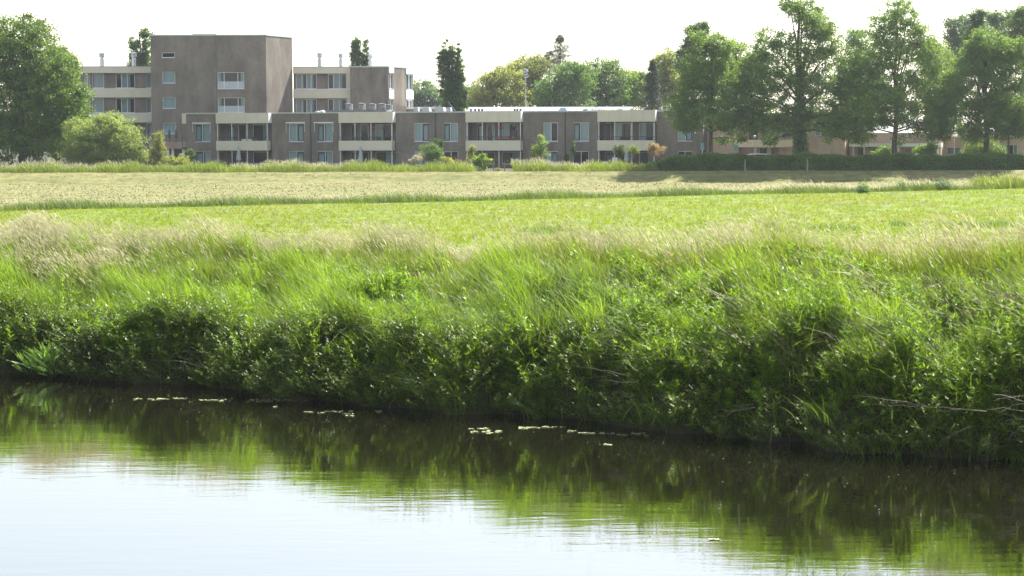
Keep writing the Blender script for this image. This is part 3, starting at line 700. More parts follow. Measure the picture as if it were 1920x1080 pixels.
# roof details: vents and skylights
def roofbox(px0, px1, py0, d, mat='greymetal', taper=.12):
    a0, z1 = fa.px(px0, py0, d); a1 = fa.px(px1, py0, d)[0]; mb = MB(); P = fa.pt; k = (a1-a0)*taper; z0 = ZR+.04; dd = max(.6, a1-a0)
    mb.hexa([P(a0,d,z0),P(a1,d,z0),P(a1,d+dd,z0),P(a0,d+dd,z0),P(a0+k,d+k,z1),P(a1-k,d+k,z1),P(a1-k,d+dd-k,z1),P(a0+k,d+dd-k,z1)]); mb.build('skylight', M[mat], ro)
for a_ in ((775,784,201),(790,805,201.5),(813,832,201),(836,845,201)): roofbox(*a_, 6)
roofbox(596, 607, 206.5, 3, 'white', .3); roofbox(1045, 1064, 202, 8, 'steel', .25); roofbox(984, 1004, 204, 3, 'rooftrim', .45); roofbox(589, 596, 208, 3, 'steel', .2)
for px_ in (883, 891, 898, 904, 965, 970, 976):
    a, z = fa.px(px_, 203.5, 4); mb = MB(); mb.lathe(fa.pt(a, 4, ZR+.03), [(.12,0),(.09,.25),(.14,.28),(.05,z-ZR-.03)], 8); mb.build('roof_vent', M['flowerpot'], ro)
mb = MB(); a, z = fa.px(840, 190, 5); mb.tube([fa.pt(a+.9,5,ZR), fa.pt(a,5,z)], [.03,.02], 5); mb.build('aerial', M['steel'], ro)

# flowers on the balcony of the third bay; separate things resting on the building
b0, b1, b2 = bays[2]
def leafball(name, parent, c, r, n, mat, ls, flat=1., rnd0=0):
    p = unit(rng.normal(size=(n, 3)))*(rng.random((n, 1))**.4)*np.array([r, r, r*flat])+np.array(c)
    V, Q = leaf_quads(p, unit(rng.normal(size=(n, 3))), unit(rng.normal(size=(n, 3))), rng.uniform(.7, 1.3, n)*ls, ls*.6)
    return npmesh(name, V, Q, mat, parent, rnd=np.repeat(rng.random(n), 4))
fb = thing('flower_box', fa.pt(b0+(b1-b0)*.55, -.6, 4.93), 'dark balcony box of red flowers on the parapet of the third balcony', 'flower box')
mb = MB(); fa.box(mb, b0+(b1-b0)*.55, b0+(b1-b0)*.95, -.72, -.5, 4.93, 5.08); mb.build('box', M['flowerpot'], fb)
for r in np.linspace(.57, .93, 9):
    leafball('flowers', fb, fa.pt(b0+(b1-b0)*r, -.62, 5.15), .22, 60, M['red'] if int(r*100) % 2 else M['orange'], .07, .8)
for nm, bay, r, lab, mt in (('hanging_basket', 2, .62, 'hanging basket of pink flowers on the left of the third balcony', 'red'), ('hanging_basket', 2, .85, 'dark leafy hanging basket on the right of the third balcony', 'poplar'), ('hanging_basket', 1, .62, 'hanging basket with dull red flowers in the second balcony', 'red'), ('hanging_basket', 1, .84, 'dark leafy hanging basket at the right of the second balcony', 'poplar')):
    b0, b1, b2 = bays[bay]; c = fa.pt(b0+(b1-b0)*r, -.5, 6.15)
    hb = thing(nm, c, lab, 'hanging basket', 'hanging baskets on the balconies')
    mb = MB(); mb.lathe(c-Vector((0,0,.22)), [(.05,0),(.15,.06),(.2,.2)], 10); mb.tube([c, c+Vector((0,0,.5))], [.008,.008], 4); mb.build('basket', M['flowerpot'], hb)
    leafball('flowers', hb, c+Vector((0,0,.02)), .3, 160, M[mt], .08, .55)

for bay, r, sz, mt, lab in ((1,.30,.30,'midgreen','leafy pot plant on the left of the second balcony'),(1,.50,.24,'poplar','dark pot plant in the middle of the second balcony'),(1,.72,.30,'midgreen','bushy pot plant below the dark basket of the second balcony'),(0,.72,.26,'poplar','dark low pot plant on the right of the first balcony'),(3,.42,.2,'poplar','small dark pot plant on the fourth balcony')):
    b0, b1, b2 = bays[bay]; c = fa.pt(b0+(b1-b0)*r, -.45, 4.1); o = thing('pot_plant', c, lab, 'pot plant', 'pot plants on the balconies')
    mb = MB(); mb.lathe(c, [(.12,0),(.18,.5),(.2,.55),(.19,.7)], 10); mb.build('pot', M['terracotta'], o)
    leafball('foliage', o, c+Vector((0,0,1.0)), sz, 220, M[mt], .1, .9)
def chair_at(bay, r, z, d, lab):
    b0, b1, b2 = bays[bay]; a = b0+(b1-b0)*r; c = fa.pt(a, d, z); o = thing('garden_chair', c, lab, 'chair', 'white chairs at the long building')
    mb = MB(); fa.box(mb, a-.25, a+.25, d-.22, d+.22, z+.40, z+.45); mb.build('seat', M['white'], o)
    mb = MB(); fa.box(mb, a-.25, a+.25, d+.22, d+.26, z+.46, z+1.0); mb.build('backrest', M['white'], o)
    for ex, ey in ((-.22,-.19),(.22,-.19),(-.22,.19),(.22,.19)):
        mb = MB(); fa.box(mb, a+ex-.02, a+ex+.02, d+ey-.02, d+ey+.02, z, z+.40); mb.build('leg', M['white'], o)
chair_at(0, .47, 4.101, -.1, 'white chair on the first balcony near the middle post')
chair_at(0, .60, 4.101, -.2, 'white chair on the first balcony left of the dark pot plant')
chair_at(3, .30, GZ, -.9, 'white garden chair on the ground under the fourth balcony')
for bay, r, lab in ((0,.45,'folded pale garden parasol under the first balcony'),(1,.42,'folded pale garden parasol under the second balcony'),(3,.52,'folded pale garden parasol under the fourth balcony')):
    b0, b1, b2 = bays[bay]; c = fa.pt(b0+(b1-b0)*r, -.9, GZ); o = thing('garden_parasol', c, lab, 'parasol', 'pale garden parasols')
    mb = MB(); mb.tube([c, c+Vector((0,0,2.1))], [.025,.025], 6); mb.build('pole', M['steel'], o)
    mb = MB(); mb.lathe(c+Vector((0,0,.7)), [(.26,0),(.2,.4),(.12,1.1),(.03,1.38)], 10); mb.build('canopy', M['curtain_grey'], o)
# ------------------------------------------------------------------ four storey block behind, with tower
YF = 222
def fr(px0, Y0, px1, Y1):
    a = at(px0, 200, Y0); b = at(px1, 200, Y1); return F((a.x, a.y), (b.x, b.y))
t0 = at(284, 300, YF)
bB = thing('tower_block', (t0.x, t0.y, GZ), 'grey brown brick block of flats with taller square tower and white banded wings', 'building')
def zf(py, Y, px=400): return at(px, py, Y).z
ft = fr(284, YF, 500, YF); fs = fr(500, YF, 549, YF+5.5)
ZT = zf(67, YF)
def hp(f, x0, x1, y0, y1, d=0):
    a, z1 = f.px(x0, y0, d); b, z0 = f.px(x1, y1, d); return (a, b, z0, z1)
tw = [hp(ft,303.5,328,98.5,108), hp(ft,304.5,328.5,134.5,156), hp(ft,305,329,182,203.5), hp(ft,306,329.5,230.5,251), hp(ft,408,458,135.5,166.5), hp(ft,408.5,458.5,183,211)]
wm = MB(); ft.wall(wm, 0, ft.len, GZ-.3, ZT, tw)
fs.wall(wm, 0, fs.len, GZ-.3, ZT, [])
P = ft.pt; X1 = ft.len
bk = 14
e = fs.pt(fs.len, 0, 0); 
def quad(mb, a, b, z0, z1): mb.add([(a[0],a[1],z0),(b[0],b[1],z0),(b[0],b[1],z1),(a[0],a[1],z1)], [(0,1,2,3)])
l0 = P(0,0,0); l1 = P(0,bk,0); e1 = Vector((e.x*(1+8.5/e.y)-.3, e.y+bk-5.5, 0))
quad(wm, l1, l0, GZ, ZT); quad(wm, e, e1, GZ, ZT); quad(wm, e1, l1, GZ, ZT)
wm.build('tower_wall', M['brick'], bB)
mb = MB(); tf = P(X1,0,0)
mb.add([(l0.x,l0.y,ZT-.02),(tf.x,tf.y,ZT-.02),(e.x,e.y,ZT-.02),(e1.x,e1.y,ZT-.02),(l1.x,l1.y,ZT-.02)], [(0,1,2,3,4)])
ft.box(mb, -.05, X1+.02, -.05, .15, ZT-.001, ZT+.13); fs.box(mb, .03, fs.len, -.05, .15, ZT-.001, ZT+.12)
tro = mb.build('tower_roof', M['rooftrim'], bB)
mb = MB(); ft.box(mb, *[ft.px(q, 66)[0] for q in (357, 402)], 1.5, 3, ZT+.1, ZT+.32); mb.build('roof_hatch', M['rooftrim'], tro)
for k, wd in enumerate(tw):
    if k < 1: window(ft, bB, *wd, curtain=())
    elif k < 4: window(ft, bB, *wd, curtain=((0,1),))
    else: window(ft, bB, *wd, bars=(.24, .76), curtain=((.02,.12),(.86,.98)), curt='curtain_grey')
mb = MB()   # frosted lower panels of the large windows
for wd in tw[4:]: ft.box(mb, wd[0]+.06, wd[1]-.06, .066, .072, wd[2]+.06, wd[2]+(wd[3]-wd[2])*.45)
mb.build('frosted_panel', M['frosted'], bB)
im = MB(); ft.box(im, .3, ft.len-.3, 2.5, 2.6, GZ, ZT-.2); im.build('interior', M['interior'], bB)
mb = MB(); a = ft.px(405, 100)[0]; ft.box(mb, a-.02, a+.02, -.01, .01, GZ, ZT); mb.build('wall_joint', M['darkframe'], bB)
for px_, y0 in ((434, 35), (495.5, 33), (438, 50), (429, 48)):
    a, z = ft.px(px_, y0, 5); mb = MB(); mb.tube([ft.pt(a,5,ZT), ft.pt(a,5,z)], [.03,.015], 5)
    if px_ in (434, 495.5): mb.tube([ft.pt(a-.25,5,z-.6), ft.pt(a+.25,5,z-.55)], [.012,.012], 4)
    mb.build('aerial', M['steel'], tro)

# left wing
fl = fr(140, YF+4, 284, YF+4)
def wing(f, x0, x1, spec, ybands, name, hback=10, top=124):
    """spec: window px spans for each storey; ybands: [(fascia0,fascia1) ...] white bands"""
    a0 = f.px(x0, 150)[0]; a1 = f.px(x1, 150)[0]; ztop = f.px(x0, top)[1]
    wm = MB(); holes = []; st_ = []
    for (y0, y1) in ybands['win']:
        for (p0, p1, kind) in spec:
            h = hp(f, p0, p1, y0, y1, .5); holes.append(h); st_.append((h, kind))
    f.wall(wm, a0, a1, GZ-.3, ztop-.05, holes, d=.5)
    P = f.pt
    for aa in (a0, a1): wm.add([P(aa,.5,GZ-.3), P(aa,hback,GZ-.3), P(aa,hback,ztop-.05), P(aa,.5,ztop-.05)], [(0,1,2,3)])
    wm.add([P(a0,hback,GZ-.3), P(a1,hback,GZ-.3), P(a1,hback,ztop-.05), P(a0,hback,ztop-.05)], [(0,1,2,3)])
    wm.build('wing_wall', M['brick'], bB)
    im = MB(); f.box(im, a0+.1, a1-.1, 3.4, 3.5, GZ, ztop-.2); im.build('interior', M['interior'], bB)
    rf = MB(); f.box(rf, a0, a1, .48, hback, ztop-.06, ztop-.01); r = rf.build('wing_roof', M['roof'], bB)
    for j, (y0, y1) in enumerate(ybands['band']):
        mb = MB(); z1 = f.px(x0, y0)[1]; z0 = f.px(x0, y1)[1]; n = max(1, int((a1-a0)/1.8))
        for k in range(n): f.box(mb, a0+(a1-a0)*k/n, a0+(a1-a0)*(k+1)/n-.01, 0, .48, z0, z1)
        bd = mb.build('white_band', M['cream'], bB)
        mb = MB(); f.box(mb, a0, a1, -.03, .47, z1+.002, z1+.07); mb.build('coping', M['whiteframe'] if j else M['greymetal'], bd)
    for k, (h, kind) in enumerate(st_):
        if kind == 'c': window(f, bB, *h, d=.5, bars=(.3,.6), curtain=((.25,.75),), curt='curtain_grey')
        elif kind == 'b': window(f, bB, *h, d=.5, curtain=((0,1),), curt='curtain')
        else: window(f, bB, *h, d=.5, curtain=((.1,1),), curt='curtain_grey')
    return r
yb = dict(win=((138,165),(184,211.5),(231,262)), band=((125.5,137),(167,183),(213,230)))
rl_ = wing(fl, 139, 284, ((158,168,'c'),(173,195,'d'),(217,253,'c'),(274.5,284,'d')), yb, 'l')
frw = fr(549, YF+5.5, 657, YF+5.5)
yb2 = dict(win=((139,166.5),(186,211.5),(233,262)), band=((126,138),(168,184.5),(213,232)))
rr_ = wing(frw, 549.5, 657, ((554.5,566,'d'),(567,594,'c'),(615,650,'c')), yb2, 'r', top=125)
# end column and end block
fe = fr(657, YF+4.5, 728, YF+4.5); fes = fr(728, YF+4.5, 775, YF+9.5)
ze = fe.px(657, 124.5)[1]
mb = MB(); q0 = frw.px(650, 150)[0]; frw.box(mb, q0+.003, frw.len-.003, -.01, .4, GZ, ze-.2); mb.build('white_column', M['cream'], bB)
wm = MB(); fe.wall(wm, 0, fe.len, GZ-.3, ze-.1, [])
hs = [hp(fes,729.5,737,137.5,166.5), hp(fes,729.5,737.5,186,207), hp(fes,762.5,773,139.5,168), hp(fes,763,773.5,187,210)]
fes.wall(wm, 0, fes.len, GZ-.3, ze-.1, hs); p_ = fes.pt(fes.len,0,0); p2 = Vector((p_.x*(1+4/p_.y)-.2, p_.y+4, 0)); p3 = fe.pt(0,9,0)
quad(wm, p_, p2, GZ, ze-.1); quad(wm, p2, p3, GZ, ze-.1); quad(wm, fe.pt(0,0,0), p3, GZ, ze-.1)
wm.build('end_wall', M['brick'], bB)
mb = MB(); f0 = fe.pt(0,0,0); f1 = fe.pt(fe.len,0,0)
mb.add([(f0.x,f0.y,ze-.1),(f1.x,f1.y,ze-.1),(p_.x,p_.y,ze-.1),(p2.x,p2.y,ze-.1),(p3.x,p3.y,ze-.1)], [(0,1,2,3,4)])
fe.box(mb, -.03, fe.len+.02, -.04, .12, ze-.098, ze+.03); fes.box(mb, .03, fes.len, -.04, .12, ze-.098, ze+.028); er = mb.build('end_roof', M['rooftrim'], bB)
for h in hs: window(fes, bB, *h, bars=(.5,), curtain=((.5,1),))
mb = MB()
for (x0, x1, y0, y1) in ((729,738,126.5,137),(729,738,168,185),(761,774.5,128.5,139),(761,774.5,169.5,186)):
    h = hp(fes, x0, x1, y0, y1); mb = MB(); fes.box(mb, h[0], h[1], -.06, -.003, h[2], h[3]); mb.build('white_panel', M['white'], bB)
# flues
for px_, wpx, y0, f, r in ((191,11,99,fl,rl_),(250.5,11,98,fl,rl_),(599.5,10,99,frw,rr_),(639,9.5,100,frw,rr_),(694.5,9,101,fe,er)):
    a, z1 = f.px(px_, y0, 4); z0 = f.px(px_, 130, 4)[1]; rd = wpx/2/FPX*YF
    mb = MB(); H = z1-z0; mb.lathe(f.pt(a,4,z0), [(rd*.75,0),(rd*.75,H*.62),(rd*.6,H*.64),(rd*.6,H*.72),(rd*1.0,H*.74),(rd*1.05,H*.84),(rd*.8,H*.86),(rd*1.1,H*.93),(rd*1.1,H*.98),(rd*.5,H)], 12)
    mb.build('flue', M['steel'], r, smooth=False)
# cable from tower to wing roof, antenna wires
mb = MB(); a, z = frw.px(587, 98, 3); a2, z2 = frw.px(552, 121, 3); mb.tube([frw.pt(a2,3,z2), frw.pt(a,3,z)], [.04,.04], 4); mb.build('roof_strut', M['steel'], rr_)
# low entrance with tan parapet at the left foot of the tower
ff = fr(278, YF-2.5, 347, YF-2.5)
mb = MB(); z1 = ff.px(300, 266)[1]; z0 = ff.px(300, 279)[1]; ff.box(mb, 0, ff.len, 0, 2.4, z0, z1); mb.build('canopy', M['brick_tan'], bB)
for q in (314, 323, 343): mb = MB(); a = ff.px(q, 290)[0]; ff.box(mb, a-.14, a+.14, .3, .6, GZ-.2, z0); mb.build('canopy_column', M['white'], bB)
for q, c in ((316, 0), (329, 1)):
    p = ff.pt(ff.px(q, 265)[0], .5, z1)
    o = thing('parasol', p, ('left' if c == 0 else 'right')+' one of two folded dark parasols before the tower window', 'parasol', 'folded parasols on the terrace')
    mb = MB(); mb.lathe(p, [(.12,0),(.12,.04),(.03,.06),(.03,.4)], 8); mb.build('stand', M['flowerpot'], o)
    mb = MB(); mb.lathe(p+Vector((0,0,.4)), [(.06,0),(.15,.1),(.13,.5),(.05,.95),(.01,1.0)], 8); mb.build('canopy', M['darkframe'], o)

# ------------------------------------------------------------------ low roofs behind the row
def lowblock(px0, px1, ytop, Y, label, roofm='white', z0=GZ):
    f = fr(px0, Y, px1, Y); zt = f.px(px0, ytop)[1]
    o = thing('low_building', f.pt(0,0,GZ), label, 'building')
    mb = MB(); f.box(mb, 0, f.len, 0, 9, GZ-.3, zt-.25); mb.build('wall', M['brick_tan'], o)
    mb = MB(); f.box(mb, -.15, f.len+.15, -.2, 9.2, zt-.248, zt); mb.build('roof', M[roofm], o)
    return o, f, zt
o1, f1, zt1 = lowblock(878, 1186, 200.5, 232, 'low pavilion with pale flat roof behind the apartment row')
mb = MB(); 
P = f1.pt; L_ = f1.len
mb.hexa([P(0,-2.2,zt1-.75),P(L_,-2.2,zt1-.75),P(L_,-.25,zt1-.75),P(0,-.25,zt1-.75),P(0,-2.2,zt1-.7),P(L_,-2.2,zt1-.7),P(L_,-.25,zt1-.05),P(0,-.25,zt1-.05)]); mb.build('sloping_eave', M['steel'], o1)
o2, f2, zt2 = lowblock(765, 842, 200.5, 226, 'small low pavilion with white roof edge behind the grey skylights')
o3, f3, zt3 = lowblock(612, 722, 206, 213, 'low grey roofed block with steel vents before the end of the wing', 'roof')
for q, h in ((653,194),(677,193),(697,194),(715,193.5),(728,196)):
    a, z = f3.px(q, h, 2); p = f3.pt(a,2,zt3)
    H = max(z-zt3, .3); mb = MB(); mb.lathe(p, [(.28,0),(.28,H*.7),(.20,H*.72),(.20,H*.8),(.34,H*.83),(.34,H*.95),(.1,H)], 10); mb.build('vent', M['mast'], o3)
    mb = MB(); mb.tube([f3.pt(a+.42,1.9,zt3-.1), f3.pt(a+.42,1.9,zt3+H*.9)], [.06,.06], 6); mb.build('vent_post', M['white'], o3)

# ------------------------------------------------------------------ right hand pink brick buildings
def pinkblock(name, px0, Y0, px1, Y1, ytop, label, depth=9, mat='brick_pink_sunlit'):
    f = fr(px0, Y0, px1, Y1); zt = f.px(px0, ytop)[1]
    o = thing(name, f.pt(0,0,GZ), label, 'building'); return o, f, zt
o, f, zt = pinkblock('apartment_building', 1319, 191, 1585, 186, 213, 'pink brick two storey apartment building behind the ivy covered tree')
holes = [hp(f,1385,1488,240,262), hp(f,1385,1440,276.5,300), hp(f,1446,1462,276.5,300), hp(f,1528,1548,228,255)]
wm = MB(); f.wall(wm, 0, f.len, GZ-.3, zt-.05, holes, rev=.9)
P = f.pt
for q in (0, f.len): wm.add([P(q,0,GZ-.3),P(q,9,GZ-.3),P(q,9,zt-.05),P(q,0,zt-.05)], [(0,1,2,3)])
wm.add([P(0,9,GZ-.3),P(f.len,9,GZ-.3),P(f.len,9,zt-.05),P(0,9,zt-.05)], [(0,1,2,3)])
for h in holes[:3]: wm.add([P(h[0],.9,h[2]),P(h[1],.9,h[2]),P(h[1],.9,h[3]),P(h[0],.9,h[3])], [(0,1,2,3)])
wm.build('wall', M['brick_pink_sunlit'], o)
mb = MB(); f.box(mb, -.05, f.len+.05, -.04, 9, zt-.048, zt+.03); mb.build('roof', M['roof'], o)
mb = MB(); h = hp(f,1383,1491,262,276); f.box(mb, h[0], h[1], -.8, -.003, h[2], h[3]); bl = mb.build('balcony', M['cream_sunlit'], o)
mb = MB(); h = hp(f,1385,1500,213,228); f.box(mb, h[0], h[1], -.8, -.05, h[2], h[3]-.05); mb.build('fascia', M['cream_sunlit'], o)
mb = MB(); h = hp(f,1405,1420,241,262,.9); f.box(mb, h[0], h[1], .86, .89, h[2], h[3]); mb.build('door', M['darkframe'], o); mb = MB(); h = hp(f,1425,1437,277,300,.9); f.box(mb, h[0], h[1], .86, .89, h[2], h[3]); mb.build('door', M['darkframe'], o)
window(f, o, *hp(f,1445,1485,240,260,.75), d=.75, bars=(.5,), curtain=((0,1),), sill=False)
window(f, o, *hp(f,1528,1548,228,255), bars=(.5,), curtain=((0,.6),))
for q in (1322, 1418, 1493): mb = MB(); a = f.px(q, 290)[0]; mb.tube([P(a,-.1,GZ), P(a,-.1,f.px(q, 262)[1]-.02)], [.05,.05], 8); mb.build('downpipe', M['white'], o)

o, f, zt = pinkblock('apartment_building', 1600, 187, 1765, 184, 250, 'low pink brick building with white canopy behind the tall straight trunk')
holes = [hp(f,1608,1620,277,300), hp(f,1626,1672,276,300), hp(f,1690,1758,276,300)]
wm = MB(); f.wall(wm, -.3, f.len, GZ-.3, zt-.05, holes, rev=.7); P = f.pt
for h in holes: wm.add([P(h[0],.7,h[2]),P(h[1],.7,h[2]),P(h[1],.7,h[3]),P(h[0],.7,h[3])], [(0,1,2,3)])
for q in (-.3, f.len): wm.add([P(q,0,GZ-.3),P(q,8,GZ-.3),P(q,8,zt-.05),P(q,0,zt-.05)], [(0,1,2,3)])
wm.build('wall', M['brick_pink_sunlit'], o)
mb = MB(); f.box(mb, -.35, f.len+.05, -.04, 8, zt-.048, zt+.03); mb.build('roof', M['roof'], o)
mb = MB(); h = hp(f,1596,1768,269,275); f.box(mb, h[0], h[1], -.9, -.003, h[2], h[3]); cp = mb.build('canopy', M['white'], o)
for q in (1603, 1623, 1676, 1687, 1761): mb = MB(); a = f.px(q, 290)[0]; f.box(mb, a-.06, a+.06, -.7, -.58, GZ-.2, h[2]); mb.build('canopy_post', M['white'], cp)
mb = MB(); h = hp(f,1580,1589,279,300,.7); f.box(mb, f.px(1610,290)[0], f.px(1618,290)[0], .64, .68, GZ, f.px(1610,279)[1]); mb.build('door', M['darkframe'], o)
mb = MB(); 
for q0, q1 in ((1628,1645),(1695,1720),(1726,1752)): mb = MB(); f.box(mb, f.px(q0,290)[0], f.px(q1,290)[0], .64, .68, GZ+.3, f.px(q0,280)[1]); mb.build('garage_panel', M['brick_tan'], o)

o, f, zt = pinkblock('house', 1766, 186, 1935, 182, 258, 'low pink brick house with wide white framed window at the right edge')
w1 = hp(f,1775,1802,275.5,290); w2 = hp(f,1885,1907,271,298)
wm = MB(); f.wall(wm, 0, f.len, GZ-.3, zt, [w1, w2]); P = f.pt
for q in (0, f.len): wm.add([P(q,0,GZ-.3),P(q,8,GZ-.3),P(q,8,zt),P(q,0,zt)], [(0,1,2,3)])
wm.build('wall', M['brick_pink_sunlit'], o)
mb = MB(); f.box(mb, -.1, f.len+.1, -.25, 8, zt+.002, zt+.14); mb.build('roof', M['white'], o)
im = MB(); f.box(im, .1, f.len-.1, 3, 3.1, GZ, zt-.1); im.build('interior', M['interior'], o)
window(f, o, *w1, bars=(.5,), curtain=((.05,.95),), curt='curtain_grey'); window(f, o, *w2, bars=(.33,.66), curtain=((.0,.3),(.7,1)))
mb = MB(); a = f.px(1873, 290)[0]; mb.tube([P(a,-.1,GZ),P(a,-.1,zt)], [.05,.05], 8); a = f.px(1790, 290)[0]; mb.tube([P(a,-.1,GZ),P(a,-.1,zt)], [.04,.04], 8); mb.build('downpipe', M['white'], o)

# ------------------------------------------------------------------ siren mast, signs, posts, cars
p = at(985.5, 205, 236); p.z = GZ; zt_ = at(985, 129, 236).z
o = thing('siren_mast', p, 'grey siren mast with stacked round horns above the low roofs', 'siren mast')
mb = MB(); mb.tube([p, Vector((p.x, p.y, zt_-1.0))], [.075,.06], 10); mb.build('pole', M['mast'], o)
mb = MB(); c = Vector((p.x, p.y, zt_)); k = 236/3800
mb.lathe(c-Vector((0,0,1.05)), [(.08,0),(.26,.05),(.28,.12),(.15,.18),(.15,.30),(.27,.34),(.29,.44),(.15,.5),(.15,.62),(.30,.68),(.34,.78),(.32,.86),(.26,.98),(.08,1.05)], 16); mb.build('horns', M['mast'], o)

for (q, y0, y1, Y, lab) in ((1317,268,281,180,'blue green information board on a post left of the first row tree'),(1380,272,284,180,'small blue road sign on a post between the first two row trees')):
    c = at(q, y0, Y); o = thing('sign', (c.x, Y, GZ-.1), lab, 'sign')
    mb = MB(); mb.tube([(c.x,Y,GZ-.2),(c.x,Y,c.z)], [.035,.035], 8); mb.build('post', M['steel'], o)
    zb = at(q, y1, Y).z; hw = .17 if q == 1317 else .19
    mb = MB(); mb.box(c.x-hw, c.x+hw, Y-.06, Y-.037, zb, c.z); mb.build('plate', M['blue'], o)
c = at(1415, 259, 181); o = thing('street_lamp', (c.x, 181, GZ), 'thin lamp post with small white globe between two row trees', 'street lamp')
mb = MB(); mb.tube([(c.x,181,GZ-.2),(c.x,181,c.z)], [.04,.025], 8); mb.build('pole', M['steel'], o)
mb = MB(); mb.lathe(c, [(.03,-.02),(.12,.06),(.14,.14),(.10,.22),(.02,.26)], 10); mb.build('globe', M['white'], o, smooth=True)

def post(px_, py, Y, h, lab, mat='wood', r=.05):
    c = at(px_, py, Y); z = float(G(c.x, Y)); mb = MB(); mb.tube([(c.x,Y,z-.1),(c.x,Y,z+h*.95),(c.x,Y,z+h)], [r,r*.95,r*.6], 7)
    o = mb.build('fence_post', M[mat]); return tag(o, lab, 'post', 'wooden posts in the field')
post(1397, 312, 172.6, 1.15, 'pale fence post before the hedge beside the road sign', 'deadwood', .055)
post(1514, 312, 172.6, 1.15, 'pale fence post before the hedge under the ivy clad trunk', 'deadwood', .055)
post(1739.5, 355, 148.0, 1.0, 'short dark post left of the leafy weed in the rough strip', 'wood', .07)
post(1902, 350, 152.5, .95, 'short dark post under the pale grass mound at the right edge', 'wood', .06)

def car(px_, Y, yaw, lab, mat, zg=GZ-.1):
    c = at(px_, 290, Y); O = Vector((c.x, Y, zg)); o = thing('parked_car', O, lab, 'car', 'cars parked behind the hedge')
    cs, sn = math.cos(yaw), math.sin(yaw)
    def T(x, y, z): return O+Vector((x*cs-y*sn, x*sn+y*cs, z))
    def loft(prof, hw0, hw1, zt0):
        mb = MB(); n = len(prof); vs = []
        for (x, z) in prof:
            w_ = hw0+(hw1-hw0)*max(0, min(1, (z-zt0)/.55)); vs += [T(x,-w_,z), T(x,w_,z)]
        fs_ = [(2*i, 2*((i+1) % n), 2*((i+1) % n)+1, 2*i+1) for i in range(n)]+[tuple(range(0, 2*n, 2))[::-1], tuple(range(1, 2*n, 2))]
        mb.add(vs, fs_); return mb
    body = [(-2.05,.30),(2.0,.30),(2.12,.55),(2.05,.78),(1.25,.92),(.95,.95),(-1.75,.98),(-2.1,.9),(-2.15,.55)]
    loft(body, .86, .86, 9).build('body', M[mat], o)
    cab = [(-1.9,.97),(1.05,.94),(.45,1.40),(-1.45,1.42)]
    loft(cab, .80, .62, .95).build('windows', M['carglass'], o)
    rf = [(-1.5,1.40),(.5,1.38),(.28,1.48),(-.4,1.52),(-1.2,1.50)]
    loft(rf, .64, .56, 1.38).build('roof', M[mat], o)
    for x in (-1.3, 1.3):
        for y in (-.82, .82):
            mb = MB(); mb.tube([T(x,y-.1,.32),T(x,y+.1,.32)], [.32,.32], 14); wh = mb.build('wheel', M['rubber'], o)
            mb = MB(); mb.tube([T(x,y-.12,.32),T(x,y+.12,.32)], [.19,.19], 10); mb.build('rim', M['carsilver'], wh)
car(1362, 182.5, .05, 'white parked car, its roof showing just right of the first trunk', 'carwhite')
car(1412, 182.5, math.pi+.03, 'silver parked car showing over the hedge beside the ivy clad trunk', 'carsilver')
car(1748, 181.5, .02, 'white parked car showing over the hedge right of the tall straight trunk', 'carwhite')

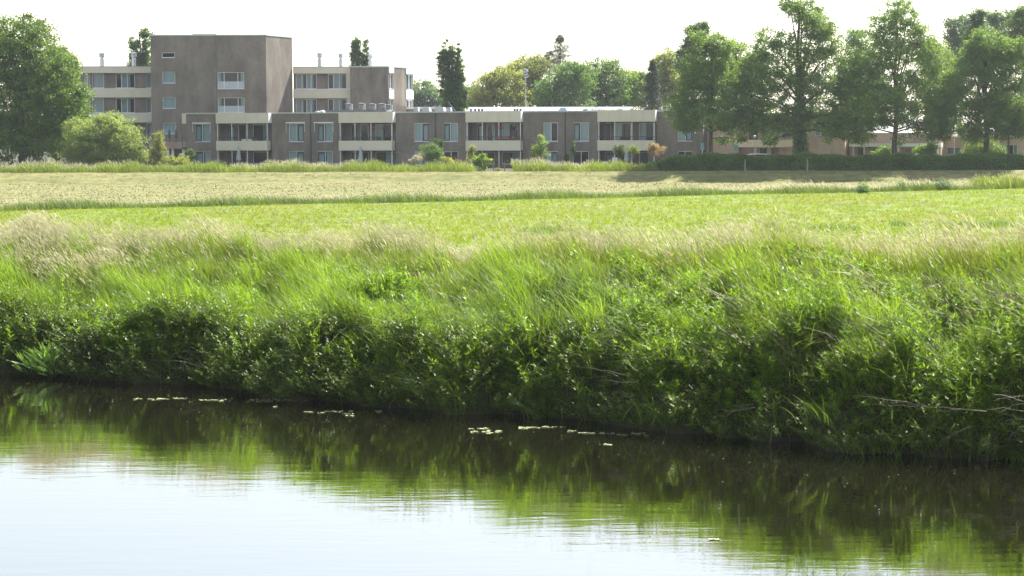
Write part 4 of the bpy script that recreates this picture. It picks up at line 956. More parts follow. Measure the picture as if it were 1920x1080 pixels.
# ------------------------------------------------------------------ trees
def ell(px_, py, rx, ry, Y, dy=0, depth=1.0):
    c = at(px_, py, Y); k = Y/FPX; return (c.x, Y+dy, c.z, rx*k, rx*k*depth, ry*k)
def tree(name, label, mat, bark, px_, Y, lobes, nl, ls, cr=.5, lpc=55, tr=.2, group=None, fork=.35, cat_='tree', zg=None, ivy=False, shell=.55, lean=0, trunktop=None, aspect=.6):
    c = at(px_, 300, Y); z0 = (float(G(c.x, Y)) if Y < 174 else GZ) if zg is None else zg
    base = Vector((c.x, Y, z0-.15)); o = thing(name, base, label, cat_, group)
    E = [ell(*l[:4], Y, *(l[4:] if len(l) > 4 else (random.uniform(-.5,.5),))) for l in lobes]
    vol = np.array([e[3]*e[4]*e[5] for e in E])**(2/3); vol /= vol.sum()
    ncl = max(6, nl//lpc); idx = rng.choice(len(E), ncl, p=vol)
    D = unit(rng.normal(size=(ncl, 3))); rad = shell+(1-shell)*rng.random(ncl)**.6; rad = np.where(rng.random(ncl) < .25, rng.random(ncl)*shell, rad)
    Ea = np.array(E)[idx]; C = Ea[:, :3]+D*rad[:, None]*Ea[:, 3:]*(1+rng.normal(0, .06, (ncl, 1)))
    cs = cr*rng.uniform(.5, 1.25, ncl)
    # leaves
    ci = np.repeat(np.arange(ncl), lpc); n = len(ci)
    P = C[ci]+rng.normal(0, 1, (n, 3))*cs[ci][:, None]*np.array([.62, .62, .38])
    P[:, 2] = np.maximum(P[:, 2], z0+.05)
    out = unit(P-(Ea[ci, :3])+1e-6)
    dr = unit(out*.5+rng.normal(0, .8, (n, 3))+np.array([0, 0, -.15])); nr = unit(rng.normal(0, .7, (n, 3))+np.array([0, 0, .8])+out*.3)
    V, Q = leaf_quads(P, dr, nr, ls*rng.uniform(.6, 1.3, n), ls*aspect*rng.uniform(.7, 1.2, n))
    r = np.repeat(np.clip(rng.random(ncl)[ci]*.6+rng.random(n)*.4, 0, 1), 4)
    npmesh('crown', V, Q, mat, o, rnd=r)
    # trunk and limbs
    mb = MB(); top = max(e[2]+e[5]*.3 for e in E) if trunktop is None else trunktop
    wz = np.array([e[2] for e in E]); axx = sum(e[0] for e in E)/len(E); H = top-base.z; pts = []; rr = []
    for i in range(8):
        k = i/7; x = base.x+(axx-base.x+lean)*k**1.5+.12*math.sin(i*2.1+base.x)*(k > 0); pts.append(Vector((x, base.y+.1*math.sin(i*1.7)*(k > 0), base.z+H*k))); rr.append(tr*(1.25 if i == 0 else 1)*(1-.82*k))
    mb.tube(pts, rr, 9)
    def on(zz):
        k = min(1, max(0, (zz-base.z)/H))*7; i = min(6, int(k)); return pts[i].lerp(pts[i+1], k-i), rr[i]*(1-(k-i))+rr[i+1]*(k-i)
    for e in E:
        ec = Vector(e[:3]); zz = base.z+H*fork+(ec.z-base.z-H*fork)*.45; zz = max(base.z+H*fork*.8, min(zz, top-.5)); a, ra = on(zz)
        if (ec-a).length < .5: continue
        m_ = a.lerp(ec, .5)+Vector((0,0,.08*(ec-a).length)); r0 = min(ra*.5, tr*.3)
        mb.tube([a, m_, ec], [r0, r0*.65, r0*.25], 6, cap=False)
    for i in rng.choice(ncl, min(ncl, 60), replace=False):
        ec = Vector(Ea[i, :3]); cl = Vector(C[i]); q = min(tr*.12, .05); mb.tube([ec.lerp(cl, .0), ec.lerp(cl, .55)+Vector((0,0,.1)), cl], [q*1.3, q, q*.4], 4, cap=False)
    to = mb.build('trunk', bark, o, smooth=True)
    if ivy:
        n = 9000; k = rng.random(n)**1.1*.62; Pp = []
        for q in k:
            c_, r_ = on(base.z+H*q); an = random.uniform(0, 6.28); R_ = r_+random.uniform(.05, .38)*(1.2-q); Pp.append((c_.x+math.cos(an)*R_, c_.y+math.sin(an)*R_, c_.z+random.uniform(-.2,.2)))
        Pp = np.array(Pp); V, Q = leaf_quads(Pp, unit(rng.normal(size=(n, 3))), unit(rng.normal(size=(n, 3))), .12, .1)
        npmesh('ivy', V, Q, M['poplar'], o, rnd=np.repeat(rng.random(n), 4))
    return o
RG = 'trees standing in a row behind the hedge'
# far left mass
tree('tree', 'large dense green tree filling the left edge of the field', M['oak'], M['bark'], 40, 186,
     [(10,90,60,60),(60,110,62,60),(-40,130,80,110),(100,170,55,60),(40,190,80,70),(110,230,50,55),(20,255,90,55),(80,270,60,40),(-60,240,80,70),(135,190,32,36),(60,60,34,30,0),(118,130,26,26)], 90000, .25, .6, 60, .4)
tree('tree', 'second green tree with rounded top just left of the flat roofed wing', M['oak'], M['bark'], 105, 196,
     [(95,150,48,40),(120,200,45,60),(105,110,22,22),(140,240,35,60),(132,118,14,14)], 34000, .24, .6, 60, .3)
tree('willow_bush', 'pale green rounded willow bush in front of the left wing', M['willow'], M['barkgrey'], 200, 181,
     [(190,262,62,44),(160,275,48,36),(235,270,44,40),(215,240,45,26),(150,245,30,24),(250,290,30,24),(180,295,70,20),(205,225,26,14)], 42000, .19, .36, 55, .10, cat_='bush', fork=.1, aspect=.45)
tree('conifer_shrub', 'small dark pointed shrub beside the pale willow bush', M['olive'], M['bark'], 296, 180,
     [(296,295,20,18),(296,277,14,16),(298,260,8,12)], 7000, .11, .22, 50, .06, cat_='shrub', fork=.1)
tree('yellow_bush', 'low yellow green bush under the tower entrance', M['yellowleaf'], M['bark'], 335, 180.5,
     [(325,302,14,9),(343,300,13,10),(350,306,9,6)], 3500, .11, .2, 50, .04, cat_='bush', fork=.1)
tree('clipped_shrub', 'dark clipped shrub at the left corner of the long building', M['poplar'], M['bark'], 357, 200,
     [(357,297,9,12),(356,286,8,8)], 3000, .1, .16, 50, .05, cat_='shrub', fork=.1)
# poplars behind
tree('poplar_tree', 'dark poplar with split top rising behind the left of the tower', M['poplar'], M['bark'], 264, 262,
     [(252,90,9,26,0),(272,80,9,24,0),(258,115,14,26,0),(276,110,12,30,0),(264,150,16,50,0),(248,125,8,18,0),(270,62,7,8,0)], 11000, .3, .42, 50, .3, group='poplars')
tree('poplar_tree', 'narrow pair of poplar tops behind the end block of the wing', M['poplar'], M['bark'], 674, 262,
     [(668,84,6,20,0),(664,98,6,18,0),(686,92,4,20,0),(670,112,11,20,0),(686,114,7,20,0),(677,150,15,40,0)], 12000, .24, .26, 50, .3, group='poplars')
tree('poplar_tree', 'tall dark columnar poplar standing alone above the long roof', M['poplar'], M['bark'], 849, 226,
     [(834,88,5,20,0),(832,105,7,24,0),(858,98,4,20,0),(860,115,6,24,0),(846,106,7,26,0),(825,118,4,20,0),(835,135,11,30,0),(862,145,8,30,0),(848,155,14,34,0),(838,175,13,32,0),(858,180,14,32,0),(853,205,19,24,0),(872,185,5,22,0)], 26000, .22, .24, 50, .35, group='poplars')
BG = 'trees beyond the buildings'
def bgt(name, lab, mat, px_, Y, lobes, nl=9000, ls=.42, cr=.9, bark='bark', sh=.6):
    return tree(name, lab, M[mat], M[bark], px_, Y, lobes, nl, ls, cr, 45, .3, group=BG, shell=sh)
bgt('tree', 'hazy rounded tree far behind, right of the end block', 'bluegreen', 790, 330, [(790,180,34,30),(770,190,30,30),(815,190,26,28)], 9000, .4)
bgt('tree', 'hazy low tree far behind, right of the tall columnar poplar', 'bluegreen', 890, 330, [(885,182,26,22),(905,190,22,18),(868,180,20,18)], 7000, .4)
bgt('tree', 'yellowish loose crowned tree left of the siren mast', 'olive', 930, 262, [(925,170,42,28),(950,145,30,26),(905,182,28,18),(960,180,40,22),(915,152,16,16)], 15000, .28, .6)
bgt('tree', 'olive green loose tree behind the siren mast', 'olive', 1000, 266, [(990,130,36,24),(975,160,36,30),(1010,160,30,30),(1012,118,20,12),(985,185,40,16),(965,132,12,12)], 16000, .28, .6)
bgt('tree', 'dense dark green tree right of the siren mast', 'midgreen', 1060, 256, [(1050,165,42,38),(1030,185,32,24),(1080,150,36,32),(1062,195,50,16),(1066,136,24,18)], 17000, .3, .6)
bgt('tree', 'rounded mid green tree in the middle of the far trees', 'midgreen', 1125, 268, [(1125,140,36,28),(1100,165,34,32),(1150,160,34,32),(1130,190,50,20),(1138,122,22,12)], 16000, .3, .65)
bgt('tree', 'lighter green tree between the round tree and the spruce', 'lime', 1185, 272, [(1180,155,28,26),(1200,170,28,30),(1170,185,30,22),(1198,146,16,12)], 12000, .3, .6)
bgt('willow_tree', 'pale yellow green willow like tree behind the spruce', 'olive', 1245, 262, [(1245,135,26,34),(1235,170,30,36),(1265,160,30,40),(1252,108,18,14),(1228,112,8,8)], 16000, .26, .6)
bgt('poplar_tree', 'dark bushy poplar with twin top behind the first row tree', 'poplar', 1300, 255, [(1300,75,15,28,0),(1320,60,7,20,0),(1284,112,18,26,0),(1308,60,10,16,0),(1300,135,24,26,0)], 16000, .28, .45)
bgt('tree', 'light green tree filling the gap between the first two row trees', 'lime', 1385, 235, [(1385,120,34,36),(1375,90,22,16),(1400,170,34,50),(1350,140,30,40)], 15000, .26, .6)
bgt('tree', 'mid green tree filling the gap between the second and third row trees', 'midgreen', 1612, 225, [(1615,95,34,36),(1600,70,16,14),(1600,150,40,50),(1630,190,44,50),(1590,215,34,30)], 20000, .26, .6)
bgt('tree', 'blue green airy poplar behind the right end of the row', 'bluegreen', 1800, 262, [(1795,70,22,30),(1782,50,12,16),(1810,45,14,18),(1790,110,30,40),(1835,60,22,20)], 13000, .28, .55)
bgt('tree', 'blue green airy poplar near the upper right corner', 'bluegreen', 1880, 266, [(1870,50,20,26),(1895,38,16,18),(1860,30,12,14),(1880,90,36,30)], 13000, .28, .55)
bgt('tree', 'dark green tree tip between the two airy poplars', 'poplar', 1835, 240, [(1832,45,12,24,0),(1828,70,18,20,0),(1840,24,6,12,0),(1830,110,22,24,0)], 9000, .28, .45)
bgt('tree', 'dark green tree at the upper right corner of the view', 'oak', 1915, 225, [(1905,60,22,26),(1925,40,24,30),(1915,20,10,12),(1930,90,40,40)], 12000, .26, .55)
bgt('tree', 'light green tree filling the gap between the third and fourth row trees', 'lime', 1752, 232, [(1752,110,30,36),(1740,90,20,20),(1760,160,38,50),(1770,210,30,40)], 16000, .26, .6)
# spruce and pine
def conifer(label, px_, Y, ytop, ybase, half, mat, n, irr=.0, name='spruce_tree', bot=None):
    c = at(px_, ytop, Y); zb = GZ; zt = c.z; k = Y/FPX; o = thing(name, (c.x, Y, GZ), label, 'tree')
    zl = at(px_, ybase, Y).z
    mb = MB(); mb.tube([(c.x,Y,GZ-.1),(c.x,Y,zt-.1)], [.22,.03], 8); mb.build('trunk', M['bark'], o)
    nb = n//60; T = rng.random(nb); z = zl+(zt-zl)*T; an = rng.uniform(0, 6.28, nb)
    R_ = half*k*((1-T)**.85+.03)*rng.uniform(.65, 1.1, nb)*(1+irr*.6*np.sin(T*27))*(1.5 if irr == 0 else 1.0)+(half*k*.5*np.sqrt(np.clip(1-T, 0, 1)) if irr else 0)
    ci = np.repeat(np.arange(nb), 60); u = rng.random(len(ci))**.8; m_ = len(ci)
    P = np.stack([c.x+np.cos(an[ci])*R_[ci]*u, Y+np.sin(an[ci])*R_[ci]*u, z[ci]-R_[ci]*u*.25+irr*R_[ci]*u*.5], 1)+rng.normal(0, .09, (m_, 3))
    dr = unit(np.stack([np.cos(an[ci]), np.sin(an[ci]), -.3+0*an[ci]], 1)+rng.normal(0, .5, (m_, 3)))
    V, Q = leaf_quads(P, dr, unit(rng.normal(0, .5, (m_, 3))+np.array([0,0,1])), rng.uniform(.12, .3, m_), .06)
    npmesh('crown', V, Q, M[mat], o, rnd=np.repeat(rng.random(m_), 4)); return o
conifer('dark pointed spruce standing before the pale willow like tree', 1223, 240, 115, 212, 24, 'conifer', 15000)
conifer('layered blue green pine rising above the far trees', 1050, 268, 66, 135, 26, 'pine', 8000, .5, 'pine_tree')
conifer('small pine top left of the layered pine', 1030, 275, 96, 140, 20, 'pine', 4500, .4, 'pine_tree')

# the row behind the hedge
tree('tree', 'first tree of the row, slim dark trunk and oval crown', M['ash'], M['bark'], 1331, 178,
     [(1330,90,34,28),(1308,125,36,36),(1352,130,34,40),(1325,160,52,40),(1290,190,34,36),(1360,190,40,36),(1330,215,60,30),(1285,232,28,20),(1375,235,30,20),(1350,262,20,10),(1312,70,20,14),(1385,262,14,8),(1402,150,26,34),(1270,205,24,26),(1398,212,28,28),(1300,150,30,30),(1350,85,26,22)], 44000, .20, .40, 46, .2, group=RG, fork=.25)
tree('tree', 'second tree of the row, tallest with ivy clad forked trunk', M['ash'], M['bark'], 1500, 178,
     [(1505,25,38,26),(1480,10,22,16),(1530,45,32,30),(1450,85,38,34),(1510,90,40,34),(1560,95,30,36),(1430,140,36,36),(1490,150,48,36),(1550,160,44,40),(1440,195,44,34),(1520,215,50,32),(1570,215,28,34),(1430,235,26,20),(1470,235,30,22),(1560,250,22,16),(1448,262,16,10),(1402,178,30,34),(1588,150,24,40),(1420,112,26,24),(1550,60,26,24),(1585,235,24,26),(1410,225,24,24)], 64000, .20, .42, 46, .36, group=RG, fork=.25, ivy=True)
tree('tree', 'third tree of the row, tall straight trunk and airy crown', M['ash'], M['bark'], 1679, 178,
     [(1680,22,34,24),(1700,45,32,24),(1655,60,36,30),(1715,85,36,34),(1670,100,40,32),(1640,135,40,38),(1710,145,46,40),(1665,175,60,34),(1620,205,48,34),(1720,205,50,36),(1610,245,36,26),(1735,240,30,24),(1660,225,50,20),(1690,262,14,8),(1600,165,32,34),(1745,105,26,34),(1762,165,34,40),(1605,112,24,24),(1580,220,26,28),(1770,230,26,28),(1725,55,20,20)], 58000, .20, .42, 46, .26, group=RG, fork=.22)
tree('tree', 'fourth tree of the row, broad dark crown at the right', M['ash'], M['bark'], 1850, 179,
     [(1850,85,34,26),(1885,110,34,30),(1812,118,30,28),(1790,160,34,30),(1850,145,34,30),(1905,160,34,34),(1775,205,34,28),(1835,200,36,28),(1885,205,34,30),(1765,245,24,18),(1825,245,32,22),(1850,62,22,14),(1915,95,24,24),(1822,90,18,18)], 54000, .20, .45, 48, .3, group=RG, fork=.2)
tree('tree', 'small leaning tree with bright crown at the right end of the row', M['oak'], M['bark'], 1893, 176.5,
     [(1880,190,34,22),(1905,210,30,26),(1870,222,28,20),(1910,240,26,20),(1880,245,22,14)], 22000, .19, .4, 50, .13, group=RG, fork=.5, lean=.0)
tree('dark_shrub', 'dark shrub around the foot of the fourth row tree', M['ash'], M['bark'], 1845, 180.5,
     [(1838,280,28,20),(1862,285,22,16),(1820,292,20,10)], 9000, .15, .35, 50, .05, cat_='shrub', fork=.1)
tree('shrub', 'low leafy shrub under the third row tree trunk', M['ash'], M['bark'], 1735, 179.5,
     [(1730,285,18,12),(1745,278,12,12)], 4000, .15, .3, 50, .04, cat_='shrub', fork=.1)
tree('shrub', 'low leafy shrub left of the third row tree trunk', M['ash'], M['bark'], 1655, 179.5,
     [(1650,287,16,9),(1662,284,10,10)], 3000, .15, .3, 50, .04, cat_='shrub', fork=.1)

# hedge
hx0 = at(1212, 300, 174.5).x; n = 95000
xx = rng.uniform(hx0, 62, n); top = 1.38+.10*np.sin(xx*.8)+.07*np.sin(xx*2.3)-.05*(xx > 20); top = np.where(xx < hx0+2.2, top*np.sqrt(np.clip((xx-hx0)/2.2, .12, 1)), top)
u = rng.random(n); side = rng.random(n)
dd = np.where(side < .5, -.75+rng.exponential(.08, n), np.where(side < .8, rng.uniform(-.75, .75, n), .75-rng.exponential(.08, n)))
zz = np.where((side >= .5) & (side < .8), top-rng.exponential(.08, n), top*u)
dd = dd+.12*np.sin(xx*1.9+zz*2)
yh = 175.2+dd
P = np.stack([xx, yh, G(xx, yh)+zz], 1)+rng.normal(0, .04, (n, 3))
V, Q = leaf_quads(P, unit(rng.normal(size=(n, 3))), unit(rng.normal(size=(n, 3))+np.array([0,-.4,.5])), rng.uniform(.08, .16, n), .08)
o = thing('hedge', (hx0+20, 175.2, float(G(hx0+20, 175.2))), 'long clipped dark green hedge below the row of trees', 'hedge')
npmesh('leaves', V, Q, M['hedge'], o, rnd=np.repeat(rng.random(n), 4))
mb = MB(); mb.box(hx0+.9, 61.5, 174.85, 175.5, 2.0, 3.35); mb.build('branches', M['bark'], o)

# garden plants before the long building
GP = 'garden plants before the long building'
def gp(name, lab, mat, px_, Y, lobes, nl=3500, ls=.11, cr=.22, tr=.04, cat_='shrub', fork=.1, **k):
    return tree(name, lab, M[mat], M['bark'], px_, Y, lobes, nl, ls, cr, 45, tr, cat_=cat_, fork=fork, **k)
gp('round_bush', 'rounded dark green bush before the third brick section', 'midgreen', 808, 184, [(808,290,22,14),(798,284,14,12),(820,288,14,14),(810,276,12,8)], 7000)
gp('yellow_shrub', 'small cream flowering shrub left of the round bush', 'seed', 783, 183, [(780,300,12,8),(788,295,10,8)], 2500)
gp('yellow_shrub', 'small golden shrub right of the round bush', 'yellowleaf', 838, 183, [(838,301,12,8),(845,306,8,6)], 2200)
gp('conical_shrub', 'pointed golden tipped conifer before the third balcony', 'olive', 884, 183.5, [(884,305,11,16),(885,288,7,12),(886,278,4,6)], 4200, .09, .16)
gp('fig_plant', 'light leafy sapling beside the pointed conifer', 'lime', 902, 182, [(900,302,14,10),(914,302,10,8),(892,308,8,6),(905,292,8,5),(903,316,8,6)], 900, .24, .2, lpc_=1) if False else gp('leafy_sapling', 'light leafy sapling beside the pointed conifer', 'lime', 902, 182, [(900,302,13,8),(914,303,9,6),(892,306,7,5),(905,292,7,4),(903,314,7,6)], 1500, .2, .2)
gp('young_tree', 'thin young tree with light leaves before the fourth brick section', 'lime', 1013, 184, [(1008,285,12,10),(1018,272,8,10),(1028,292,10,5),(1006,275,8,8),(1016,258,5,9),(998,279,5,5)], 2600, .13, .2, .05, 'tree', .35)
gp('globe_tree', 'round headed copper leaved dwarf tree left of the hedge end', 'copper', 1229, 184, [(1229,281,16,12),(1224,276,10,8)], 4500, .1, .16, .05, 'tree', .5, shell=.7)
gp('globe_tree', 'small round headed purple dwarf tree under the fourth balcony', 'bramble', 1161, 186, [(1161,281,11,9)], 2500, .1, .16, .04, 'tree', .5, shell=.7)
gp('globe_tree', 'faint green round headed dwarf tree between two coloured ones', 'grass_mid', 1188, 186, [(1188,283,11,9)], 1300, .1, .16, .04, 'tree', .5, shell=.7)
gp('climbing_ivy', 'dark ivy column climbing the wall above the round bush', 'poplar', 822, 193.5, [(817,268,4,12),(826,272,4,12)], 2500, .1, .13, .02, 'climber')
gp('climbing_ivy', 'narrow ivy climbing the wall left of the right hand window', 'poplar', 1070, 190.2, [(1062,300,4,14),(1075,278,3,14)], 2500, .1, .13, .02, 'climber')
for q, yy_, lab, mt in ((857,301,'small red flowering shrub at the end of the tall verge','red'),(933,318,'low red flowers in the gap of the verge','orange'),(900,320,'low pink flowers under the light leafy sapling','copper')):
    c = at(q, yy_, 176); o = thing('flowering_plant', (c.x, 176, GZ), lab, 'flowers')
    leafball('leaves', o, (c.x, 176, GZ+.15), .28, 130, M['midgreen'], .1, .7)
    leafball('flowers', o, (c.x, 175.95, c.z), .2, 120, M[mt], .07, .9)
for q, Y, h, lab in ((925,177,.9,'thin wooden stake left of the low red flowers'),(946,177,.85,'thin wooden stake right of the low red flowers')):
    c = at(q, 300, Y); mb = MB(); mb.tube([(c.x,Y,GZ-.1),(c.x,Y,GZ+h*.9),(c.x,Y,GZ+h)], [.05,.045,.03], 6); tag(mb.build('garden_stake', M['deadwood']), lab, 'stake', 'wooden posts in the field')
for q, lab in ((1135,'white planter under the left of the fourth balcony'),(1158,'white planter under the small purple dwarf tree')):
    c = at(q, 306, 187); mb = MB(); mb.lathe((c.x,187,GZ), [(.16,0),(.2,.1),(.24,.55),(.27,.58),(.27,.64),(.22,.64)], 12); tag(mb.build('planter', M['white']), lab, 'planter', 'white planters')
# dried plants on the roof
p = fa.pt(fa.px(1150, 205, 1.5)[0], 1.5, ZR+.03)
o = thing('roof_plants', p, 'dry brown plants growing on the roof edge above the fourth balcony', 'plants')
for q, sz in ((1098,5),(1108,8),(1118,9),(1128,7),(1136,10),(1152,7),(1162,5),(1185,4)):
    a, z = fa.px(q, 206-sz*.5, 2); leafball('tuft', o, fa.pt(a, 2, ZR+.1), sz*.055, 160, M['bramble'] if q % 4 else M['seed'], .1, .9)

# weed bushes in the field strip and bank
for q, yb_, Y, r, lab, mt in ((1765,346,146,14,'bushy grey green weed at the right end of the rough strip','bluegreen'),(1617,352,139,6,'small upright weed in the rough strip','midgreen'),(1690,350,143.5,7,'low weed clump in the rough strip near the short post','midgreen')):
    tree('weed_bush', lab, M[mt], M['bark'], q, Y, [(q,yb_+2,r*.8,r*.5),(q+r*.7,yb_+4,r*.6,r*.35),(q-r*.5,yb_+4,r*.5,r*.35),(q+r*.1,yb_-4,r*.35,r*.4)], 1300, .11, .3, 25, .02, cat_='weed', fork=.1, zg=float(G(at(q,300,Y).x, Y)))

# ------------------------------------------------------------------ bank details
def shoreY(px_):
    k = (px_-960)/FPX; y = 40.
    for _ in range(30):
        s, t = st(np.array(k*y), np.array(y)); y -= float(s)/(NY+NX*k)*.8
    return y
def branch(label, paths, dy=-.1, r=.012, name='dead_branch'):
    x0, y0 = paths[0][0]; Y = shoreY(x0)+dy; base = at(x0, y0, Y); mb = MB()
    for pth in paths:
        pts = [at(px_, py, shoreY(px_)+dy+.12*math.sin(px_*.05+py*.1)) for px_, py in pth]; q = []
        for i in range(len(pts)-1):
            for k in range(3): q.append(pts[i].lerp(pts[i+1], k/3)+Vector((random.uniform(-.012,.012), 0, random.uniform(-.012,.012))))
        q.append(pts[-1]); n = len(q); sc_ = r*.62*(1 if pth is paths[0] else .6)
        mb.tube(q, [sc_*(1-.75*i/(n-1)) for i in range(n)], 5)
    o = mb.build(name, M['deadwood'], smooth=True); tag(o, label, 'branch', 'dead branches sticking out of the bank'); return o
branch('forked pale dead branch low on the left bank', [[(430,700),(385,690),(350,679),(320,676),(286,676)],[(360,679),(335,668),(330,662)],[(330,662),(310,677)],[(385,690),(370,672),(345,655)],[(345,690),(318,690)]], -.25)
branch('short pale twig left of the first bank hollow', [[(165,626),(150,622),(145,620)]], .5, .010)
branch('pale twig pair poking from the bank left of centre', [[(555,668),(540,658),(522,655)],[(548,668),(524,664)]], -.2, .010)
branch('long pale branch in the grass above centre right', [[(1180,705),(1140,695),(1100,690),(1058,683)],[(1120,693),(1090,684)],[(1150,697),(1170,690)]], .1, .012)
branch('pale forked twig in the middle of the reed grass', [[(1192,717),(1160,716),(1140,712),(1115,712)],[(1160,716),(1150,723)]], -.1, .012)
branch('short pale stick just above the centre reeds', [[(1190,742),(1175,743),(1158,747)]], -.2, .012)
branch('pale spiky branch over the dark hollow right of centre', [[(1290,754),(1262,748),(1240,744),(1228,740)],[(1262,748),(1242,757)],[(1255,747),(1236,736)],[(1250,746),(1235,750)]], -.2, .013)
branch('hooked pale dead branch jutting left from the right bank', [[(1415,763),(1390,768),(1368,770),(1345,768)],[(1385,768),(1364,776),(1362,786)],[(1413,758),(1375,760)]], -.3, .013)
branch('pale branch end drooping under the hooked branch', [[(1505,782),(1480,783),(1462,786)],[(1490,783),(1500,790)]], -.2, .010)
branch('long horizontal pale branch across the right bank', [[(1850,772),(1800,768),(1760,763),(1720,762),(1680,760),(1626,757)],[(1800,768),(1760,772)],[(1740,762),(1700,754),(1640,757)],[(1700,754),(1600,741)]], -.3, .014)
branch('drooping pale branch with ragged tip near the right edge', [[(1822,800),(1800,808),(1780,818),(1768,835)],[(1780,818),(1762,826)],[(1795,810),(1775,812)]], -.45, .015)
branch('thick bundle of pale branches at the right edge', [[(1960,760),(1920,752),(1885,742),(1860,738)],[(1960,745),(1925,742),(1880,746),(1862,752)],[(1960,775),(1920,772),(1880,765),(1850,768)],[(1960,790),(1920,785),(1885,788)],[(1960,800),(1915,800),(1895,815),(1890,830)],[(1940,755),(1900,760),(1870,775)],[(1950,780),(1930,800),(1915,830)]], -.5, .018)
branch('thin bleached stem hanging to the water right of centre', [[(1448,800),(1446,815),(1442,838)]], -.35, .010)
branch('thin hanging pale stem beside the centre reed tuft', [[(935,742),(922,746),(922,770)]], -.2, .008)

# dock plant
Y = shoreY(92)-.5; c = at(92, 700, Y); o = thing('water_dock', (c.x, Y, 0), 'large leaved pale green dock plant at the water edge on the left', 'plant')
n = 130; P = np.stack([c.x+rng.normal(0, .22, n), Y+rng.normal(0, .15, n), rng.uniform(.05, .35, n)], 1)
an = rng.normal(2.6, .9, n); H = rng.uniform(.25, .62, n)
d = unit(np.stack([np.cos(an)*.9, -np.abs(rng.normal(.2, .3, n)), rng.uniform(.3, 1.3, n)], 1)); tipb = P+d*H[:, None]
V0, Q0, r0, _ = blades(P, H*.8, np.full(n, .012), an, rng.uniform(.3, .8, n), np.zeros(n), 1)
V1, Q1 = leaf_quads(P+d*(H*.35)[:, None], d, unit(rng.normal(0, .4, (n, 3))+np.array([0,-.5,.6])), H*.85, rng.uniform(.05, .085, n))
npmesh('leaves', V1, Q1, M['dock'], o, rnd=np.repeat(rng.random(n), 4)); npmesh('stems', V0, Q0, M['dock'], o, rnd=r0)

def tuft(label, px_, py, dy, n, H, W, mat, spread, name='reed_tuft', az0=None, curl=(.3,1.), hc=1):
    Y = shoreY(px_)+dy; c = at(px_, py, Y); z = max(-.02, c.z); P = np.stack([c.x+rng.normal(0, spread, n), Y+rng.normal(0, spread*.7, n), np.full(n, z)], 1)
    az = rng.uniform(0, 6.28, n) if az0 is None else az0+rng.normal(0, .7, n)
    V, Q, rn, _ = blades(P, rng.uniform(.6, 1, n)*H, rng.uniform(.7, 1.2, n)*W, az, rng.uniform(.1, .5, n)*hc, rng.uniform(*curl, n), 5, droop=.45)
    o = npmesh(name, V, Q, M[mat], rnd=rn); tag(o, label, 'plant'); return o
tuft('arching sunlit tuft of reed grass standing in the water at centre', 1010, 796, -.35, 70, .62, .014, 'reed', .12, az0=2.8)
tuft('big fan of long thin reed blades above the centre tuft', 1005, 760, -.05, 150, .9, .013, 'reed', .25)
tuft('upright lone green reed in the water near the right edge', 1817, 872, -.35, 5, .85, .02, 'reed', .015, hc=.1, curl=(0,.12))
tuft('small bright reed sprig at the waterline on the right', 1680, 862, -.25, 12, .22, .02, 'reed', .05)
tuft('small pale grass tuft at the foot of the bank left of centre', 675, 752, -.1, 60, .3, .009, 'grass_blue', .12)
tuft('leafy arching reeds over the shadow left of centre', 795, 735, -.05, 120, .75, .016, 'reed', .25, az0=3.4)
tuft('green reed clump leaning in at the right edge of the water', 1912, 880, -.3, 40, .5, .018, 'reed', .1, az0=2.9)
tuft('arching bright reed clump on the shaded right bank', 1560, 785, 0, 45, .65, .015, 'reed', .4, az0=3.2)
tuft('green reed clump low on the bank near the right hand stems', 1640, 850, -.1, 90, .65, .013, 'reed', .25)
tuft('drooping reed clump right of centre above the spiky branch', 1250, 790, .0, 110, .75, .016, 'reed', .3, az0=-.4)

# floating leaf patches
def rafts(label, spans):
    px0, py0, _ = spans[0]; g0 = at(px0, py0, 30)
    def wp(px_, py):
        d = CM @ Vector(((px_-960)/FPX, (540-py)/FPX, -1)); k = -CAMZ/d.z; return Vector((d.x*k, d.y*k, 0))
    V = []; Q = []; R_ = []; n = 0
    for (px_, py, wpx) in spans:
        m_ = max(3, int(wpx/3))
        for i in range(m_):
            c = wp(px_+random.uniform(-wpx/2, wpx/2), py+random.gauss(0, .7)); r = random.uniform(.018, .045); a0 = random.uniform(0, 6.28)
            h = random.uniform(.004, .012); rr_ = random.random()
            ring = [(c.x+r*math.cos(a0+k*6.283/9*.93)*1.1, c.y+r*math.sin(a0+k*6.283/9*.93)*1.1, h+(.006 if k % 2 else 0)) for k in range(9)]
            V += [(c.x, c.y, h*.6)]+ring; Q += [(n, n+1+2*k, n+2+2*k, n+3+2*k) for k in range(4)]; R_ += [rr_]*10; n += 10
    o = npmesh('floating_leaves', V, Q, M['pad'], rnd=R_); return tag(o, label, 'water plant', 'floating leaf patches on the river')
rafts('leftmost long thin patch of floating leaves', [(262,748.5,20),(290,749,30),(318,747.5,40),(345,747,8)])
rafts('short patch of floating leaves second from the left', [(385,750,20),(412,751,35)])
rafts('widest pale patch of floating leaves left of centre', [(480,750,30),(488,753,50),(520,750,60),(548,752,60),(575,750,20)])
rafts('single small floating leaf below the widest patch', [(516,763,14)])
rafts('loose cluster of floating leaves right of the widest patch', [(577,773,22),(600,775,14),(615,772,24),(640,772,40),(650,776,24),(655,780,16)])
rafts('tiny floating leaf pair between the clusters', [(712,771,14),(710,774,8)])
rafts('double pale patch of floating leaves left of the centre tuft', [(900,804.5,38),(908,811,50),(930,809,30)])
rafts('patch of floating leaves at the foot of the centre tuft', [(1000,802,50),(1040,801,40),(985,804,20)])
rafts('string of floating leaves right of the centre tuft', [(1075,809,20),(1100,813,34),(1137,813,24)])
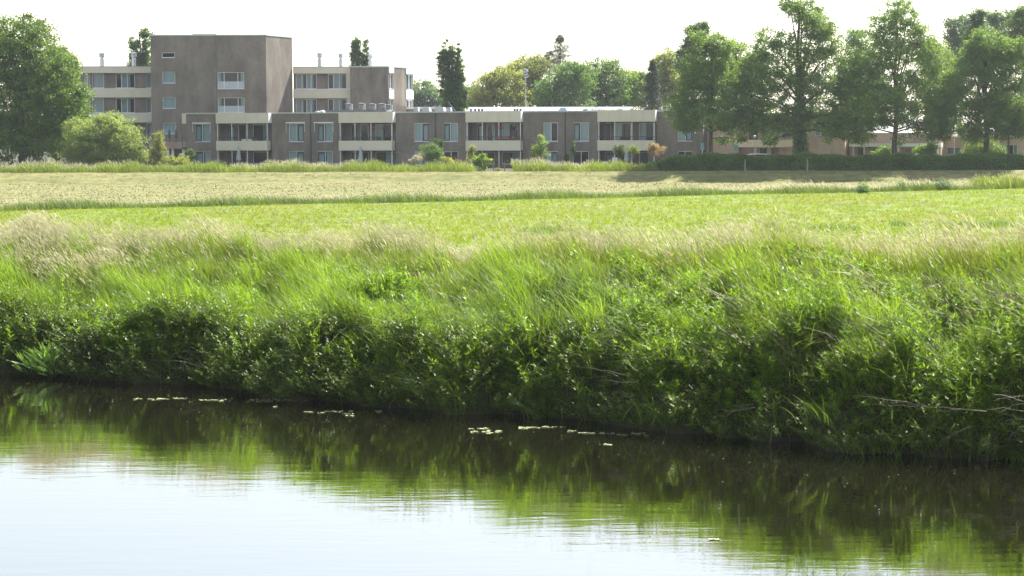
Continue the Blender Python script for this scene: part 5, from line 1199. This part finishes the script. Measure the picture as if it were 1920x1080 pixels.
rafts('pale leaves and scum against the bank right of centre', [(1165,816,20),(1195,814,24),(1210,818,10)])
rafts('lone floating leaf right of the centre tuft', [(1136,833.5,16)])
rafts('lone pale floating leaf far out on the water at the lower right', [(1340,1012,18)])

n = 130; s_ = -rng.exponential(1.5, n)-.35; t_ = rng.uniform(-14, 11, n); x_, y_ = xy_from(s_, t_); an = rng.uniform(0, 6.28, n)
V, Q = leaf_quads(np.stack([x_, y_, np.full(n, .006)], 1), np.stack([np.cos(an), np.sin(an), np.zeros(n)], 1), np.tile([0., 0., 1.], (n, 1)), rng.uniform(.02, .06, n), .02)
tag(npmesh('floating_debris', V, Q, M['pad'], rnd=np.repeat(rng.random(n), 4)), 'tiny leaves and specks drifting near the bank', 'debris', kind='stuff')
# shrubs growing in the bank grass
for q, py, sd, r, n_, mt, lab in ((735,572,3.0,36,2600,'herb','rounded dark leafy clump in the grass left of centre'),(1478,514,5.6,36,1500,'bramble','dark thistly clump in the pale grass right of centre'),
                              (1855,514,5.2,26,260,'bramble','dark leafy clump in the grass near the right edge'),(1065,535,4.4,26,1200,'bramble','low dark weed patch in a dip of the centre bank'),(835,582,3.3,14,500,'yellowleaf','yellowish sprig in the grass left of centre'),(838,572,3.6,9,300,'copper','reddish dock flower in the grass left of centre'),(1278,490,5.6,26,90,'copper','reddish seed patch in the pale grass')):
    Y = shoreY(q)+sd/(NY+NX*(q-960)/FPX); c = at(q, py, Y)
    zg_ = float(G(c.x, Y)); P = np.stack([c.x+rng.normal(0, r/FPX*Y*.7, n_), Y+rng.normal(0, r/FPX*Y*.5, n_), np.maximum(zg_+.15, c.z+rng.normal(0, r/FPX*Y*.35, n_))], 1)
    V, Q = leaf_quads(P, unit(rng.normal(size=(n_, 3))), unit(rng.normal(size=(n_, 3))+np.array([0,0,.6])), rng.uniform(.05, .1, n_), .035)
    o = npmesh('leafy_clump', V, Q, M[mt], rnd=np.repeat(rng.random(n_), 4)); tag(o, lab, 'plant')

# ------------------------------------------------------------------ haze
for ob in bpy.data.objects: pass
def haze():
    m, nt, out = mat_new('haze air'); v = nt.nodes.new('ShaderNodeVolumePrincipled')
    v.inputs['Color'].default_value = (.86, .92, 1, 1); v.inputs['Density'].default_value = .00015; v.inputs['Anisotropy'].default_value = .35
    nt.links.new(v.outputs[0], out.inputs['Volume'])
    mb = MB(); mb.box(-2600, 2600, -210, 3600, -3, 19.5); tag(mb.build('haze', m), kind='stuff')
haze()
